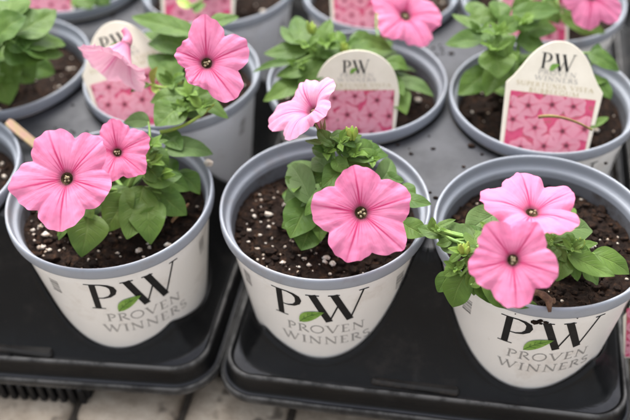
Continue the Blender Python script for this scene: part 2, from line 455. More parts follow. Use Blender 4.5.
# ------------------------------------------------------------------ pots
RB, RT_, HB, ZR = .0410, .0545, .1030, .11
def rcone(z): return RB + (RT_ - RB) * z / HB
P_, G_, SY = .1164, .1205, -.0091
POTS = {  # key: (x, y, label turn, label)
 'A': (-G_, SY, .54, 'white flower pot, front of left tray, lettering turned right, large five lobed flower over rim'),
 'B': (0, 0, .135, 'white flower pot, middle of the front row, one flat open flower above its right side'),
 'C': (P_, 0, .165, 'white flower pot, right end of front row, two flowers one above the other'),
 'D': (-G_ - P_, SY, .2, 'grey rimmed flower pot cut off by the left edge beside the left front pot'),
 'E': (-G_, SY + P_, 2.15, 'flower pot with plain pale side and faint barcode, behind the left front pot'),
 'F': (0, P_, .2, 'grey rimmed flower pot in the second row directly behind the middle front pot'),
 'H': (P_, P_, .2, 'second row flower pot at the right holding the largest and most readable tag'),
 'K': (-G_ - P_, SY + P_ - .004, .2, 'flower pot at the upper left edge full of large pale green leaves'),
 'G': (-G_, SY + 2 * P_, 2.2, 'pale blue grey flower pot cut off by the top edge, left of centre'),
 'I': (0, 2 * P_, .2, 'flower pot at the top edge, middle, with a pink flower over its right rim'),
 'J': (P_, 2 * P_, .2, 'flower pot at the top right corner with a pink flower over its rim'),
 'L': (-G_ - P_, SY + 2 * P_, .2, 'flower pot at the top left corner, mostly out of frame behind a pink tag'),
}
def pot_surface(turn):
    def f(u, z, lift):
        r = rcone(z); a = turn + u / r; r += lift
        return V((r * sin(a), -r * cos(a), z))
    return f

body_mb = MB().lathe([(.0, .0005), (.036, .0005), (.039, .0), (.0403, .0006), (RB, .002)] + [(rcone(z), z) for z in (.01, .03, .05, .07, .09)] + [(RT_, HB), (.0540, .1036)], 96)
rim_prof = [(.0541, .1028), (.0568, .1024), (.0573, .1029), (.0575, .1040), (.0575, .1080), (.0573, .1092), (.0568, .1099), (.0562, .1100), (.0557, .1096), (.0554, .1086), (.0551, .1066), (.0548, .1048), (.0542, .1036),
            (.0532, .1031), (.0525, .1026), (.0521, .1012), (.0518, .0985)]
inner_prof = [(.0518, .0985), (.0508, .090), (.0484, .075), (.0462, .060)]
rim_mb = MB().lathe(rim_prof, 96); inner_mb = MB().lathe(inner_prof, 96)
potobj = {}
def make_label(parent, turn, big=True):
    sf = pot_surface(turn)
    mk = MB(); put_strokes(mk, PW, -.0275, .0705, .0238, sf, .00012); mk.build('lettering', 'ink', parent, False)
    e = MB(); leaf_emblem(e, (-.0125, .0675), (.0010, .0790), .0078, sf, .00045)
    eo = e.build('leaf_emblem', 'ink_leaf', parent, False)
    ev = MB(); emblem_vein(ev, (-.0125, .0675), (.0010, .0790), .0078, sf, .0005); ev.build('leaf_vein', 'ink_vein', eo, False)
    g = MB(); put_text(g, 'PROVEN', .0015, .0575, .0075, sf, .00012, .044); put_text(g, 'WINNERS', .0015, .0462, .0075, sf, .00012, .051)
    g.build('grey_lettering', 'ink_grey', parent, False)
    rnd = random.Random(4)
    for s_ in (-1, 1):
        z = .089; b = MB()
        for k in range(9):
            w = rnd.choice((.0006, .001, .0004))
            b.poly([sf(s_ * .047 + x, zz, .00012) for x, zz in ((-.003, z), (.003, z), (.003, z + w), (-.003, z + w))])
            z -= w + rnd.choice((.0006, .0009))
        b.build('small_print', 'ink_print', parent, False)
me_cache = None
for k, (x, y, turn, lab) in POTS.items():
    e = empty('flower_pot', (x, y, 0), lab, 'flower pot', 'flower pots standing in the black trays')
    potobj[k] = e
    if me_cache is None:
        b = body_mb.build('pot_wall', 'pot_white', e); r = rim_mb.build('pot_rim', 'pot_grey', e); inner_mb.build('pot_inside', 'pot_inside', e)
        make_label(e, 0)
        me_cache = list(e.children)
        subs = {c.name: list(c.children) for c in me_cache}
        first = e
        e.rotation_euler.z = turn
    else:
        for c in me_cache:
            n = c.copy(); COL.objects.link(n); n.parent = e
            for sc_ in subs[c.name]:
                n2 = sc_.copy(); COL.objects.link(n2); n2.parent = n
        e.rotation_euler.z = turn
# two pots get a cooler, bluish pale wall
MT['pot_pale'] = sat_dirt('pale_grey_pot_side', (.74, .765, .815), (.33, .27, .22), .25, .36)
pale = bpy.data.objects['pot_wall'].data.copy(); pale.materials[0] = MT['pot_pale']
for k in 'EG':
    for c in potobj[k].children:
        if c.name.startswith('pot_wall'): c.data = pale
potobj['A'].rotation_euler.x = R_(1.0)

# ------------------------------------------------------------------ soil
NEAR = 'ABC'
SOILWHERE = {'A': 'under the large flower of the left front pot', 'B': 'in the middle front pot, widely exposed on its left', 'C': 'in the right front pot below two flowers',
 'D': 'in the pot cut off by the left edge', 'E': 'in the pot behind the left front pot', 'F': 'in the second row pot behind the middle one', 'H': 'in the second row pot around the largest label',
 'K': 'in the upper left pot shaded by big leaves', 'G': 'in the pot at the top edge left of centre', 'I': 'in the pot at the top edge in the middle', 'J': 'in the top right corner pot', 'L': 'in the top left corner pot'}
for ki, k in enumerate(POTS):
    x, y = POTS[k][:2]; rnd = random.Random(ki + 11); near = k in NEAR
    mb = MB(); nr, na = (46, 150) if near else (26, 80); rows = []
    def hz(px, py, r):
        q = V((px * 60 + ki * 7, py * 60, 1.3)); q2 = V((px * 260 + ki * 3, py * 260, 4)); q3 = V((px * 620, py * 620, ki))
        return .0930 + .0030 * noise.noise(q) + .0026 * abs(noise.noise(q2)) + .0013 * noise.noise(q3) - .002 * (r / .05) ** 4
    for i in range(nr + 1):
        r = .0510 * i / nr + .0001
        rows.append([(r * cos(2 * pi * j / na), r * sin(2 * pi * j / na), hz(r * cos(2 * pi * j / na), r * sin(2 * pi * j / na), r)) for j in range(na)])
    mb.quadgrid(rows, True)
    for c in range(330 if near else 90):                      # crumbs and bark bits
        r = .049 * math.sqrt(rnd.random()); a = rnd.uniform(0, 2 * pi); px, py = r * cos(a), r * sin(a)
        s_ = rnd.uniform(.0006, .0020) if rnd.random() < .85 else rnd.uniform(.002, .0034)
        mb.blob((px, py, hz(px, py, r) + s_ * .3), (s_ * rnd.uniform(.7, 1.6), s_, s_ * .7), rnd.random(), 6, 4)
    for c in range(130 if near else 20):                      # peat fibres
        r = .047 * math.sqrt(rnd.random()); a = rnd.uniform(0, 2 * pi); px, py = r * cos(a), r * sin(a); b_ = rnd.uniform(0, pi); l_ = rnd.uniform(.0015, .005)
        z_ = hz(px, py, r) + .0007
        mb.tube([(px - cos(b_) * l_, py - sin(b_) * l_, z_ - .0004), (px + rnd.uniform(-.001, .001), py, z_ + .0006), (px + cos(b_) * l_, py + sin(b_) * l_, z_ - .0002)], [.0002, .00032, .00018], 5)
    so = mb.build('potting_soil', 'soil', None, True, (x, y, 0))
    tag_o(so, 'dark soil with white perlite ' + SOILWHERE[k], 'soil', 'potting soil in the pots', 'stuff')
    pb = MB()
    for c in range(150 if near else 40):
        r = .0485 * math.sqrt(rnd.random()); a = rnd.uniform(0, 2 * pi); px, py = r * cos(a), r * sin(a)
        if near and rnd.random() < .35: a = rnd.gauss(3.9, .6); px, py = r * cos(a), r * sin(a)
        s_ = min(.0019, .00045 + rnd.expovariate(1 / .00040))
        pb.blob((px, py, hz(px, py, r) + s_ * .2), (s_ * rnd.uniform(.8, 1.5), s_, s_ * .85), rnd.random(), 7, 5, 0, .32)
    po = pb.build('perlite', 'perlite', so); po['kind'] = 'stuff'

# ------------------------------------------------------------------ trays
def make_tray(ncol, nrow, cx, cy0, label, hr=.049, k_=0., xp=0., foot=0):
    """cx: x of the first column's pots, cy0: y of the first row's pots"""
    T = empty('carrying_tray', (cx, cy0, 0), label, 'tray', 'black carrying trays')
    hx, hy = .0490, .0545
    X0, X1 = -hx, (ncol - 1) * P_ + hr
    Y0, Y1 = -hy, (nrow - 1) * P_ + hy
    ZT, ZF, WW = .0998, .0215, .036
    def sh(x, y): return k_ * (x - xp) * min(1, max(0, -y / .038))      # the front edge is moulded slightly askew
    def e_in(x, y):
        ex = min(x - X0, X1 - x); ey = min(y - sh(x, y) - Y0, Y1 - y)
        a, b, h = min(ex, ey), (ex + ey) / 1.414 - .0125, .010
        k = max(h - abs(a - b), 0) / h
        return min(a, b) - k * k * h * .25
    def zf(x, y):
        t = max(0, min(1, e_in(x, y) / WW))
        z = ZF + (ZT - ZF) * (t ** 1.5)
        t2 = max(0, min(1, (e_in(x, y) - WW + .004) / .008)); 
        ex, ey = min(x - X0, X1 - x), min(y - sh(x, y) - Y0, Y1 - y)
        if max(ex, ey) < .05:                                  # stiffening rib down each corner
            z += .0024 * math.exp(-((ex - ey) / .0075) ** 2) * min(1, max(0, e_in(x, y) / .004)) * min(1, max(0, (ZT - z) / .02))
        return z - .0012 * (1 - abs(2 * t2 - 1)) * (1 if 0 < t2 < 1 else 0)
    RC = .016
    def clampc(x, y):
        for bx, sx_ in ((X0 + RC, -1), (X1 - RC, 1)):
            for by, sy_ in ((Y0 + RC, -1), (Y1 - RC, 1)):
                dx, dy = (x - bx) * sx_, (y - by) * sy_
                if dx > 0 and dy > 0:
                    d = math.hypot(dx, dy)
                    if d > RC: return bx + (x - bx) * RC / d, by + (y - by) * RC / d
        return x, y
    mb = MB()
    for ci in range(ncol):
        for ri in range(nrow):
            px, py = ci * P_, ri * P_
            x0 = X0 if ci == 0 else px - P_ / 2; x1 = X1 if ci == ncol - 1 else px + P_ / 2
            y0 = Y0 if ri == 0 else py - P_ / 2; y1 = Y1 if ri == nrow - 1 else py + P_ / 2
            angs = [2 * pi * i / 144 for i in range(144)] + [math.atan2(b - py, a - px) % (2 * pi) for a in (x0, x1) for b in (y0, y1)]
            angs = sorted(set(round(a, 5) for a in angs))
            inn, cols = [], []
            for a in angs:
                c, s_ = cos(a), sin(a)
                tx = ((x1 - px) / c if c > 1e-9 else (x0 - px) / c if c < -1e-9 else 9)
                ty = ((y1 - py) / s_ if s_ > 1e-9 else (y0 - py) / s_ if s_ < -1e-9 else 9)
                if ri == 0 and s_ < -.2:
                    ty = (Y0 + k_ * (px - xp) - py) / (s_ - k_ * c)
                t = min(tx, ty); ox, oy = px + t * c, py + t * s_; d_ = sh(ox, oy); ox, oy = clampc(ox, oy - d_); oy += d_
                to = math.hypot(ox - px, oy - py)
                lo, hi = .030, .0595
                for _ in range(40):
                    m = (lo + hi) / 2
                    if m - rcone(zf(px + m * c, py + m * s_)) - .0014 > 0: hi = m
                    else: lo = m
                ri_ = min(hi, to - .0005)
                zi = zf(px + ri_ * c, py + ri_ * s_)
                col = []
                # collar: down inside the socket, up over a small rounded lip, then out over the web
                for dz in (.012, .004): col.append((px + (rcone(zi - dz) + .0009) * c, py + (rcone(zi - dz) + .0009) * s_, zi - dz))
                col.append((px + (ri_ - .0003) * c, py + (ri_ - .0003) * s_, zi + .0003))
                col.append((px + (ri_ + .0009) * c, py + (ri_ + .0009) * s_, zi + .0006))
                K = 14
                for k in range(K + 1):
                    f = k / K; rr = (ri_ + .0022) + (max(to, ri_ + .0024) - ri_ - .0022) * f
                    x, y = px + rr * c, py + rr * s_
                    if k == K: x, y = ox, oy
                    col.append((x, y, zf(x, y)))
                cols.append(col)
            rows = list(zip(*cols))
            mb.quadgrid(rows, True)
            # socket floor and wall below
            mb.lathe([(.001, -.004), (.043, -.004), (rcone(.02) + .001, .02)], 48, (px, py))
    mb.build('tray_top', 'tray', T)
    # flange swept round the rounded rectangle
    prof = [(-.0010, .0212), (.0003, .0218), (.0012, .0232), (.0022, .0237), (.0031, .0231), (.0037, .0214), (.0041, .0165), (.0046, .0120), (.0054, .0104), (.0066, .0102), (.0075, .0107), (.0083, .0104), (.0089, .0092), (.0091, .0075), (.0089, .0050), (.0078, .0046), (.0068, .0046), (.0060, .0030), (-.006, .0030), (-.008, -.0125), (-.016, -.0125)]
    fl = MB(); rows = []
    path = []
    for (bx, by, a0) in ((X1 - RC, Y1 - RC, 0), (X0 + RC, Y1 - RC, 90), (X0 + RC, Y0 + RC, 180), (X1 - RC, Y0 + RC, 270)):
        for i in range(17):
            a = R_(a0 + 90 * i / 16); path.append((bx, by, cos(a), sin(a)))
    dense = []
    for i, p in enumerate(path):
        q = path[(i + 1) % len(path)]
        dense.append(p)
        L = math.hypot(q[0] + q[2] * RC - p[0] - p[2] * RC, q[1] + q[3] * RC - p[1] - p[3] * RC)
        if L > .03:
            n = int(L / .012)
            for k in range(1, n):
                f = k / n; dense.append(tuple(p[j] * (1 - f) + q[j] * f for j in range(4)))
    for o, z in prof:
        rows.append([(bx + c * (RC + o), by + s_ * (RC + o) + sh(bx + c * (RC + o), by + s_ * (RC + o)), z + .0004 * noise.noise(V((bx * 25 + c, by * 25 + s_, o * 40)))) for bx, by, c, s_ in dense])
    fl.quadgrid(rows, True, flip=True)
    fl.build('tray_flange', 'tray', T)
    # embossed ledges low on the walls between the pots
    for ci in range(ncol - 1):
        L = MB().box(((ci + .5) * P_, Y0 + .0055 + k_ * ((ci + .5) * P_ - xp), .0225), (.050, .009, .006), 0, .0016)
        L.build('embossed_ledge', 'tray_ledge', T)
    # ribbed foot under the left part of the front flange
    if foot:
        rb = MB()
        for i in range(int(foot / .0062)):
            xx = X0 + .004 + i * .0062
            rb.box((xx, Y0 + k_ * (xx - xp) - .0035, -.0050), (.0036, .0090, .0150), 0, .0008)
        rb.box((X0 + foot / 2, Y0 + k_ * (foot / 2 + X0 - xp) + .006, -.0050), (foot, .0080, .0150), 0, .001)
        rb.build('ribbed_foot', 'tray_dark', T, False)
    return T
make_tray(2, 4, -G_ - P_, SY, 'black plastic tray at the left holding the left front pot, rounded corner by the gap', .054, .085, .090, .150)
make_tray(2, 4, 0, 0, 'black plastic tray holding the middle and right front pots', .0545, .025, .03)
make_tray(1, 4, P_ + G_ + .004, .002, 'empty black tray at the right edge, beyond the pot with the largest tag')

rnd = random.Random(31); mb = MB(); cnt = 0
cent = [(x, y) for x, y, *_ in POTS.values()]
while cnt < 100:
    x, y = rnd.uniform(-.30, .17), rnd.uniform(.0, .28)
    if min(math.hypot(x - a, y - b) for a, b in cent) < .0590 or -.085 < x < -.035: continue
    if abs(x - .1164) > .062 and x > .1164: continue
    if rnd.random() > noise.noise(V((x * 30, y * 30, 2))) + .45: continue
    k = rnd.uniform(.0004, .0011) if rnd.random() < .9 else rnd.uniform(.0011, .002)
    mb.blob((x, y, .0998 + k * .4), (k * rnd.uniform(.8, 1.6), k, k * .7), rnd.random(), 6, 4); cnt += 1
tag_o(mb.build('spilled_soil', 'soil', None), 'crumbs of soil spilled on the grey tray tops between the pots', 'spilled soil', kind='stuff')

# ------------------------------------------------------------------ pavement
gz = -.013
g = MB(); g.poly([(-6, -6, gz - .006), (6, -6, gz - .006), (6, 8, gz - .006), (-6, 8, gz - .006)])
tag_o(g.build('ground', 'sand', None, False), kind='structure')
pv = MB(); rnd = random.Random(5)
pa = at(74, 400, gz * 100); pw, ph = .0655, .105
ang = R_(-3)
for i in range(-9, 12):
    coff = 0 if i == 0 else rnd.uniform(.02, .085)
    for j in range(-2, 8):
        w, h = pw - .0042, ph - .0042
        ccx = pa.x + .0015 + (i - .5) * pw; ccy = pa.y + .0085 - .0525 + j * ph + coff
        dz = rnd.uniform(-.0012, .0012); rr = .010
        ring = []
        for (bx, by, a0) in ((w / 2 - rr, h / 2 - rr, 0), (-w / 2 + rr, h / 2 - rr, 90), (-w / 2 + rr, -h / 2 + rr, 180), (w / 2 - rr, -h / 2 + rr, 270)):
            for k in range(6):
                a = R_(a0 + 90 * k / 5); ring.append((bx, by, cos(a), sin(a)))
        rows = []
        for o, z in ((rr, -.02), (rr, -.0062), (rr - .0012, -.0036), (rr - .0030, -.0012), (rr - .0055, -.0003), (rr - .0085, 0)):
            rows.append([(ccx + bx + c * o, ccy + by + s_ * o, gz + z + dz) for bx, by, c, s_ in ring])
        pv.quadgrid(rows, True); pv.poly(rows[-1])
tag_o(pv.build('pavement', 'paver', None, True), kind='structure')

# ------------------------------------------------------------------ plants
class Plant:
    def __init__(s, key, label, hubs):
        x, y = POTS[key][:2]
        s.base = V((x, y, .093)); s.o = empty('petunia_plant', s.base, label, 'petunia', 'young pink petunias growing in the pots')
        s.hubs = [s.base + V((0, 0, .002))] + [at(*h) for h in hubs]
        if hubs:
            pts = [s.base - V((0, 0, .004))]
            for h in s.hubs[1:]: pts += bez(pts[-1], (pts[-1] + h) / 2 + V((0, 0, .004)), h, 5)[1:]
            s.add(MB().tube(pts, [.0019 - .0009 * i / len(pts) for i in range(len(pts))]), 'stem', 'stem')
        s.seed = ord(key) * 100
    def add(s, mb, name, m, parent=None):
        p = parent or s.o
        off = s.base
        mb.v = [tuple(V(v) - off) for v in mb.v]
        return mb.build(name, m, p)
    def hub(s, P): return min(s.hubs, key=lambda h: (h - P).length)
    def leaf(s, b, t, w, m='leaf', face=(0, .25, 1), fold=.22, bend=.12, petiole=True, wave=.04, flat=None):
        """b, t: base and tip as (px, py, z cm); w: breadth in photo pixels"""
        B, T = at(*b), at(*t); s.seed += 1; rnd = random.Random(s.seed)
        W = 1.16 * w * mpp((B + T) / 2) / 2
        s.leaf3(B, T, W, (RT * face[0] + UP * face[1] - FWD * face[2]).normalized(), m, fold, bend, petiole, wave, rnd)
    def leaf3(s, B, T, W, n, m, fold, bend, petiole, wave, rnd):
        L = T - B; l = L.length; d = L / l
        n = (n - d * n.dot(d)).normalized(); sd = d.cross(n)
        bend += rnd.uniform(-.14, .16); fold += rnd.uniform(-.1, .18); tip = rnd.uniform(-.16, .10)
        nt_, ns = 16, 10; rows = []; w1, w2 = rnd.uniform(0, 6), rnd.uniform(0, 6); sk = rnd.uniform(-.06, .06)
        for i in range(nt_ + 1):
            t = i / nt_
            sh = (sin(pi * min(1, t ** .80 * .985 + .012))) ** .78 * (1 - .12 * t)
            c = B + d * (l * t) + n * (bend * l * (4 * t * (1 - t)) * .5 + tip * l * t ** 3) + sd * (sk * l * sin(pi * t))
            row = []
            for j in range(ns + 1):
                q = j / ns * 2 - 1
                ed = W * sh * q * (1 + .05 * sin(9 * t + w1 + q))
                up = fold * W * sh * (abs(q) ** 1.3) - fold * .5 * W * sh * q * q
                up += wave * W * 2 * sin(7.5 * t + (w1 if q < 0 else w2)) * q * q * sh
                up -= .035 * W * (1 - min(1, abs(q) * 6)) * sh
                up += .03 * W * sin(16 * t - abs(q) * 5) * sh * (1 - abs(q)) 
                pp = c + sd * ed; row.append(pp + n * (up + W * .13 * noise.noise(pp * 190 + V((w1, w2, 0))) * (.4 + .6 * abs(q))))
            rows.append(row)
        mb = MB().quadgrid(rows, False, 0, lambda i, j: (i / nt_, j / ns))
        if petiole:
            h = s.hub(B); mid = (B + h) / 2 + (B - h).cross(d) * 0 - d * (B - h).length * .12
            mb.tube(bez(h, mid, B + d * l * .06, 7), [.0009 - .0003 * k / 7 for k in range(8)], 6, 1)
        s.add(mb, 'leaf', [m, 'stem'])
    def fill(s, n, rmax, z0, z1, m='leaf', size=(.018, .030), back=False):
        rnd = random.Random(s.seed + 7)
        for k in range(n):
            a = rnd.uniform(.1, pi - .1) if back else rnd.uniform(0, 2 * pi); zz = rnd.uniform(z0, z1)
            B = s.base + V((cos(a), sin(a), 0)) * rnd.uniform(.003, .010) + V((0, 0, zz))
            l = rnd.uniform(*size); T = s.base + V((cos(a), sin(a), 0)) * min(rmax, l + .006) + V((0, 0, zz + rnd.uniform(-.006, .008)))
            s.leaf3(B, T, l * rnd.uniform(.26, .36), V((rnd.uniform(-.3, .3), rnd.uniform(-.3, .3), 1)).normalized(), m, .2, .15, True, .05, rnd)
    def tuft(s, p, n=6, size=13, m='young'):
        """a crowded shoot tip of small young leaves"""
        P = at(*p); k = mpp(P); s.seed += 1; rnd = random.Random(s.seed * 3 + int(p[0]))
        for j in range(n):
            a = j * 2.4 + rnd.uniform(-.4, .4); l = size * k * rnd.uniform(.6, 1.25)
            dr = V((cos(a), sin(a), rnd.uniform(.15, .9))).normalized()
            B = P + dr * l * .12
            s.leaf3(B, B + dr * l, l * rnd.uniform(.22, .34), V((rnd.uniform(-.4, .4), rnd.uniform(-.6, .1), 1)).normalized(), m if rnd.random() < .65 else 'leaf', .3, .12, True, .07, rnd)
    def stem(s, pts, r=.0011, m='stem'):
        P = [at(*p) for p in pts]
        if len(P) == 3: P = bez(*P, 10)
        s.add(MB().tube(P, [r * (1 - .4 * i / len(P)) for i in range(len(P))]), 'stem', m)
    def bud(s, p, size, n=(0, 1, .4)):
        """yellow-green growing tip: a knot of tiny leaves"""
        P = at(*p); k = size * mpp(P); mb = MB(); rnd = random.Random(int(p[0] * 31 + p[1]))
        ax = (RT * n[0] + UP * n[1] - FWD * n[2]).normalized()
        a = ax.orthogonal().normalized(); b = ax.cross(a)
        for j in range(5):
            th = j * 2.4; o = (a * cos(th) + b * sin(th))
            q = P + o * k * .16; tip = q + (ax * 1 + o * rnd.uniform(.1, .5)) * k * rnd.uniform(.5, .95)
            mb.tube([q - ax * k * .2, (q + tip) / 2 + o * k * .05, tip], [k * .12, k * .22, k * .06], 7)
        s.add(mb, 'growing_tip', 'shoot')
        h = s.hub(P); s.add(MB().tube(bez(h, (h + P) / 2 - ax * .004, P, 8), .0009), 'stem', 'stem')
    def flower(s, c, rpx, n, lobes, m='petal', depth=.30, tube=.8, seed=1, notch=.17, droop=.10, ruffle=.035, tubedir=None, calyx=True, flare=1.0, tw=1.0, dpow=3.0, peduncle=True):
        """c: centre as (px, py, z); n: facing (right, up, to camera); lobes: the five lobe axes in degrees with lengths"""
        C = at(*c); R = rpx * mpp(C); rnd = random.Random(seed)
        Nn = (RT * n[0] + UP * n[1] - FWD * n[2]).normalized()
        X = (RT - Nn * RT.dot(Nn)).normalized(); Y = Nn.cross(X)
        lb = sorted((R_(a % 360), k) for a, k in lobes)
        L = len(lb)
        edge = []      # boundaries between neighbouring lobes
        for i in range(L):
            a, b = lb[i][0], lb[(i + 1) % L][0]
            if b < a: b += 2 * pi
            edge.append((a + b) / 2)
        def lobe(th):
            for i in range(L):
                lo, hi = edge[i - 1], edge[i]
                if i == 0: lo -= 2 * pi
                t = th
                while t < lo: t += 2 * pi
                while t >= lo + 2 * pi: t -= 2 * pi
                if lo <= t < hi:
                    c_ = lb[i][0]
                    while c_ < lo: c_ += 2 * pi
                    while c_ > hi: c_ -= 2 * pi
                    u = .5 + .5 * ((t - c_) / (hi - c_) if t > c_ else (t - c_) / (c_ - lo))
                    return i, u, lb[i][1]
            return 0, .5, 1
        nv = [rnd.uniform(.75, 1.35) for _ in range(L)]
        na, nr = 200, 26; r0 = .125; info = []
        for j in range(na):
            th = 2 * pi * j / na; i, u, k = lobe(th)
            x = abs(u - .5) * 2                                  # 0 mid-lobe, 1 in the notch
            # neighbours meet in the notch at their mean length
            i2 = (i + 1) % L if u > .5 else (i - 1) % L
            km = (k + lb[i2][1]) / 2
            kk = k + (km - k) * x ** 3
            out = kk * (1 - 1.12 * notch * nv[i if u > .5 else (i - 1) % L] * (x ** 2.6) - .045 * x * x) * (1 - .012 * math.exp(-(x / .08) ** 2) + .022 * math.exp(-(x / .40) ** 2) + .03 * math.exp(-(x / .16) ** 2))
            out *= 1 + .012 * sin(11 * th + seed) + .010 * sin(23 * th + seed * 2.1) + .035 * noise.noise(V((cos(th) * 3, sin(th) * 3, seed))) + .016 * noise.noise(V((cos(th) * 9, sin(th) * 9, seed)))
            info.append((th, u, x, out, rnd.uniform(-1, 1), i))
        ph = [rnd.uniform(0, 6.28) for _ in range(4)]
        lz = [rnd.uniform(-1, 1) for _ in range(L)]
        rows = []
        for q in range(nr + 1):
            v = r0 + (1 - r0) * (q / nr) ** .9; row = []
            for th, u, x, out, jit, i in info:
                z = -depth * (1 - v) ** dpow * flare
                z -= droop * v ** 3
                z += .055 * v ** 2 * (1 - x ** 2) * .8 - .05 * v ** 1.6 * (x ** 5)
                z -= .016 * v * math.exp(-(x / .09) ** 2)
                z += ruffle * v ** 3.5 * (sin(7 * th + ph[0]) + .6 * sin(12 * th + ph[1]) + .45 * sin(23 * th + ph[2])) 
                z += .05 * lz[i] * v ** 2.5 * (1 - x * x)
                z += .022 * v * noise.noise(V((cos(th) * v * 4, sin(th) * v * 4, seed))) + .010 * v * noise.noise(V((cos(th) * v * 11, sin(th) * v * 11, seed + 5)))
                rr = R * v * (1 + (out - 1) * v ** 1.2)
                row.append(C + X * (cos(th) * rr) + Y * (sin(th) * rr) + Nn * (z * R))
            rows.append(row)
        mb = MB()
        b0 = len(mb.v)
        def uvf(i, j):
            v = r0 + (1 - r0) * (i / nr) ** .9
            return (info[j % na][1], v)
        mb.quadgrid(rows, True, 0, None)
        # uv per face, kept continuous across the lobe borders
        k = 0
        for i in range(nr):
            for j in range(na):
                j2 = (j + 1) % na; u1, u2 = info[j][1], info[j2][1]
                if u2 < u1 - .3: u2 = 1.0
                va = r0 + (1 - r0) * (i / nr) ** .9; vb = r0 + (1 - r0) * ((i + 1) / nr) ** .9
                mb.uv[k] = [(u1, va), (u2, va), (u2, vb), (u1, vb)]; k += 1
        fo = s.add(mb, 'flower', m)
        # throat: dark funnel below the rim of the corolla
        z0 = -depth * (1 - r0) ** dpow * flare * R
        tp = [(r0 * R * 1.03, z0 + .003 * R), (r0 * R * .99, z0 - .03 * R), (r0 * R * .84, z0 - .09 * R), (r0 * R * .5, z0 - .15 * R), (.001 * R, z0 - .16 * R)]
        tm = MB(); tm.quadgrid([[C + (X * cos(2 * pi * j / 20) + Y * sin(2 * pi * j / 20)) * r + Nn * z for j in range(20)] for r, z in tp], True)
        s.add(tm, 'throat', 'throat', fo)
        sm = MB()
        for j in range(5):
            a = j * 1.257 + seed; o = X * cos(a) + Y * sin(a)
            p1 = C + o * r0 * R * (rnd.uniform(.25, .6) if j else .1) + Nn * (z0 + .00 * R + .04 * R * rnd.random())
            sm.tube([C + o * r0 * R * .2 + Nn * (z0 - .14 * R), p1], .010 * R, 5)
            sm.blob(p1, (.030 * R * rnd.uniform(.6, 1.2), .030 * R * rnd.uniform(.7, 1.3), .026 * R), rnd.random(), 8, 5, 0, .25)
        s.add(sm, 'stamens', 'stamen', fo)
        td = -Nn if tubedir is None else (RT * tubedir[0] + UP * tubedir[1] - FWD * tubedir[2]).normalized()
        S0 = C + Nn * (z0 + .01 * R)
        E1 = S0 - Nn * .25 * R; E2 = S0 + (td * .7 - Nn * .3) * tube * R
        tb = MB(); pts = bez(S0, E1, E2, 8)
        tb.tube(pts, [r0 * R * k for k in (1.08, 1.04 * tw ** .5, .9 * tw, .8 * tw, .74 * tw, .68 * tw, .64 * tw, .6 * tw, .55 * tw)], 12, 0, False)
        s.add(tb, 'flower_tube', 'tube', fo)
        if calyx:
            cm = MB(); ax = (pts[-1] - pts[-2]).normalized(); a = ax.orthogonal().normalized(); b = ax.cross(a)
            for j in range(5):
                th = j * 1.2566; o = a * cos(th) + b * sin(th)
                cm.tube([pts[-1] + o * .04 * R, pts[-1] - ax * .18 * R + o * .10 * R, pts[-1] - ax * .42 * R + o * .17 * R], [.05 * R, .05 * R, .008 * R], 6)
            s.add(cm, 'calyx', 'calyx' if rnd.random() < .5 else 'stem', fo)
        if peduncle:
            h = s.hub(E2); s.add(MB().tube(bez(h, (h + E2) / 2 + td * .008, E2, 10), .0010), 'stem', 'stem')
        return fo

exec_order = []
L5 = lambda *a: [(x if isinstance(x, tuple) else (x, 1.0)) for x in a]

# --- left front pot
A = Plant('A', 'petunia with a large flat pink flower and a smaller one behind, left front pot', [(128, 190, 11.5), (145, 160, 13.2)])
A.flower((64, 177, 15.0), 50, (-.12, .18, 1), [(45, 1.02), (113, 1.04), (193, 1.08), (-93, 1.06), (-18, .98)], seed=3, depth=.22, notch=.15, droop=.04)
A.flower((117, 151, 14.6), 33, (.15, .22, 1), [(102, .98), (28, 1.0), (-38, 1.0), (-108, .95), (172, .95)], seed=8, depth=.25, notch=.13, droop=.06)
A.leaf((88, 212, 11.6), (81, 255, 10.6), 38, 'leaf', (.15, -.05, 1))
A.leaf((70, 220, 11.6), (57, 240, 10.8), 10, 'leaf', (-.3, .2, 1))
A.leaf((86, 205, 12), (93, 219, 11.6), 12, 'leaf')
A.leaf((126, 186, 11.8), (110, 211, 11.2), 28, 'leaf', (-.2, .3, 1))
A.leaf((143, 186, 11.8), (127, 240, 10.7), 36, 'leaf', (.1, .1, 1))
A.leaf((148, 186, 11.6), (168, 212, 10.8), 28, 'leaf', (.25, .3, 1))
A.leaf((133, 222, 11), (172, 204, 10.9), 13, 'leaf', (.2, -.3, 1))
A.leaf((142, 178, 12.6), (182, 177, 12.2), 22, 'leaf', (.0, .5, 1))
A.leaf((164, 150, 13.0), (214, 150, 12.4), 25, 'sage', (.1, .6, 1))
A.leaf((150, 122, 14), (124, 122, 13.8), 17, 'sage', (-.1, .4, 1))
A.leaf((136, 170, 12.6), (150, 160, 13), 13, 'leaf')
A.leaf((160, 158, 12.2), (172, 186, 11.6), 26, 'leaf', (.3, .2, 1))
A.leaf((176, 172, 11.4), (200, 194, 10.6), 22, 'leaf', (.3, .4, 1))
A.leaf((150, 140, 13.4), (140, 165, 13), 24, 'leaf', (-.1, .4, 1))
A.leaf((162, 132, 13.2), (182, 150, 13), 20, 'leaf', (.2, .4, 1))
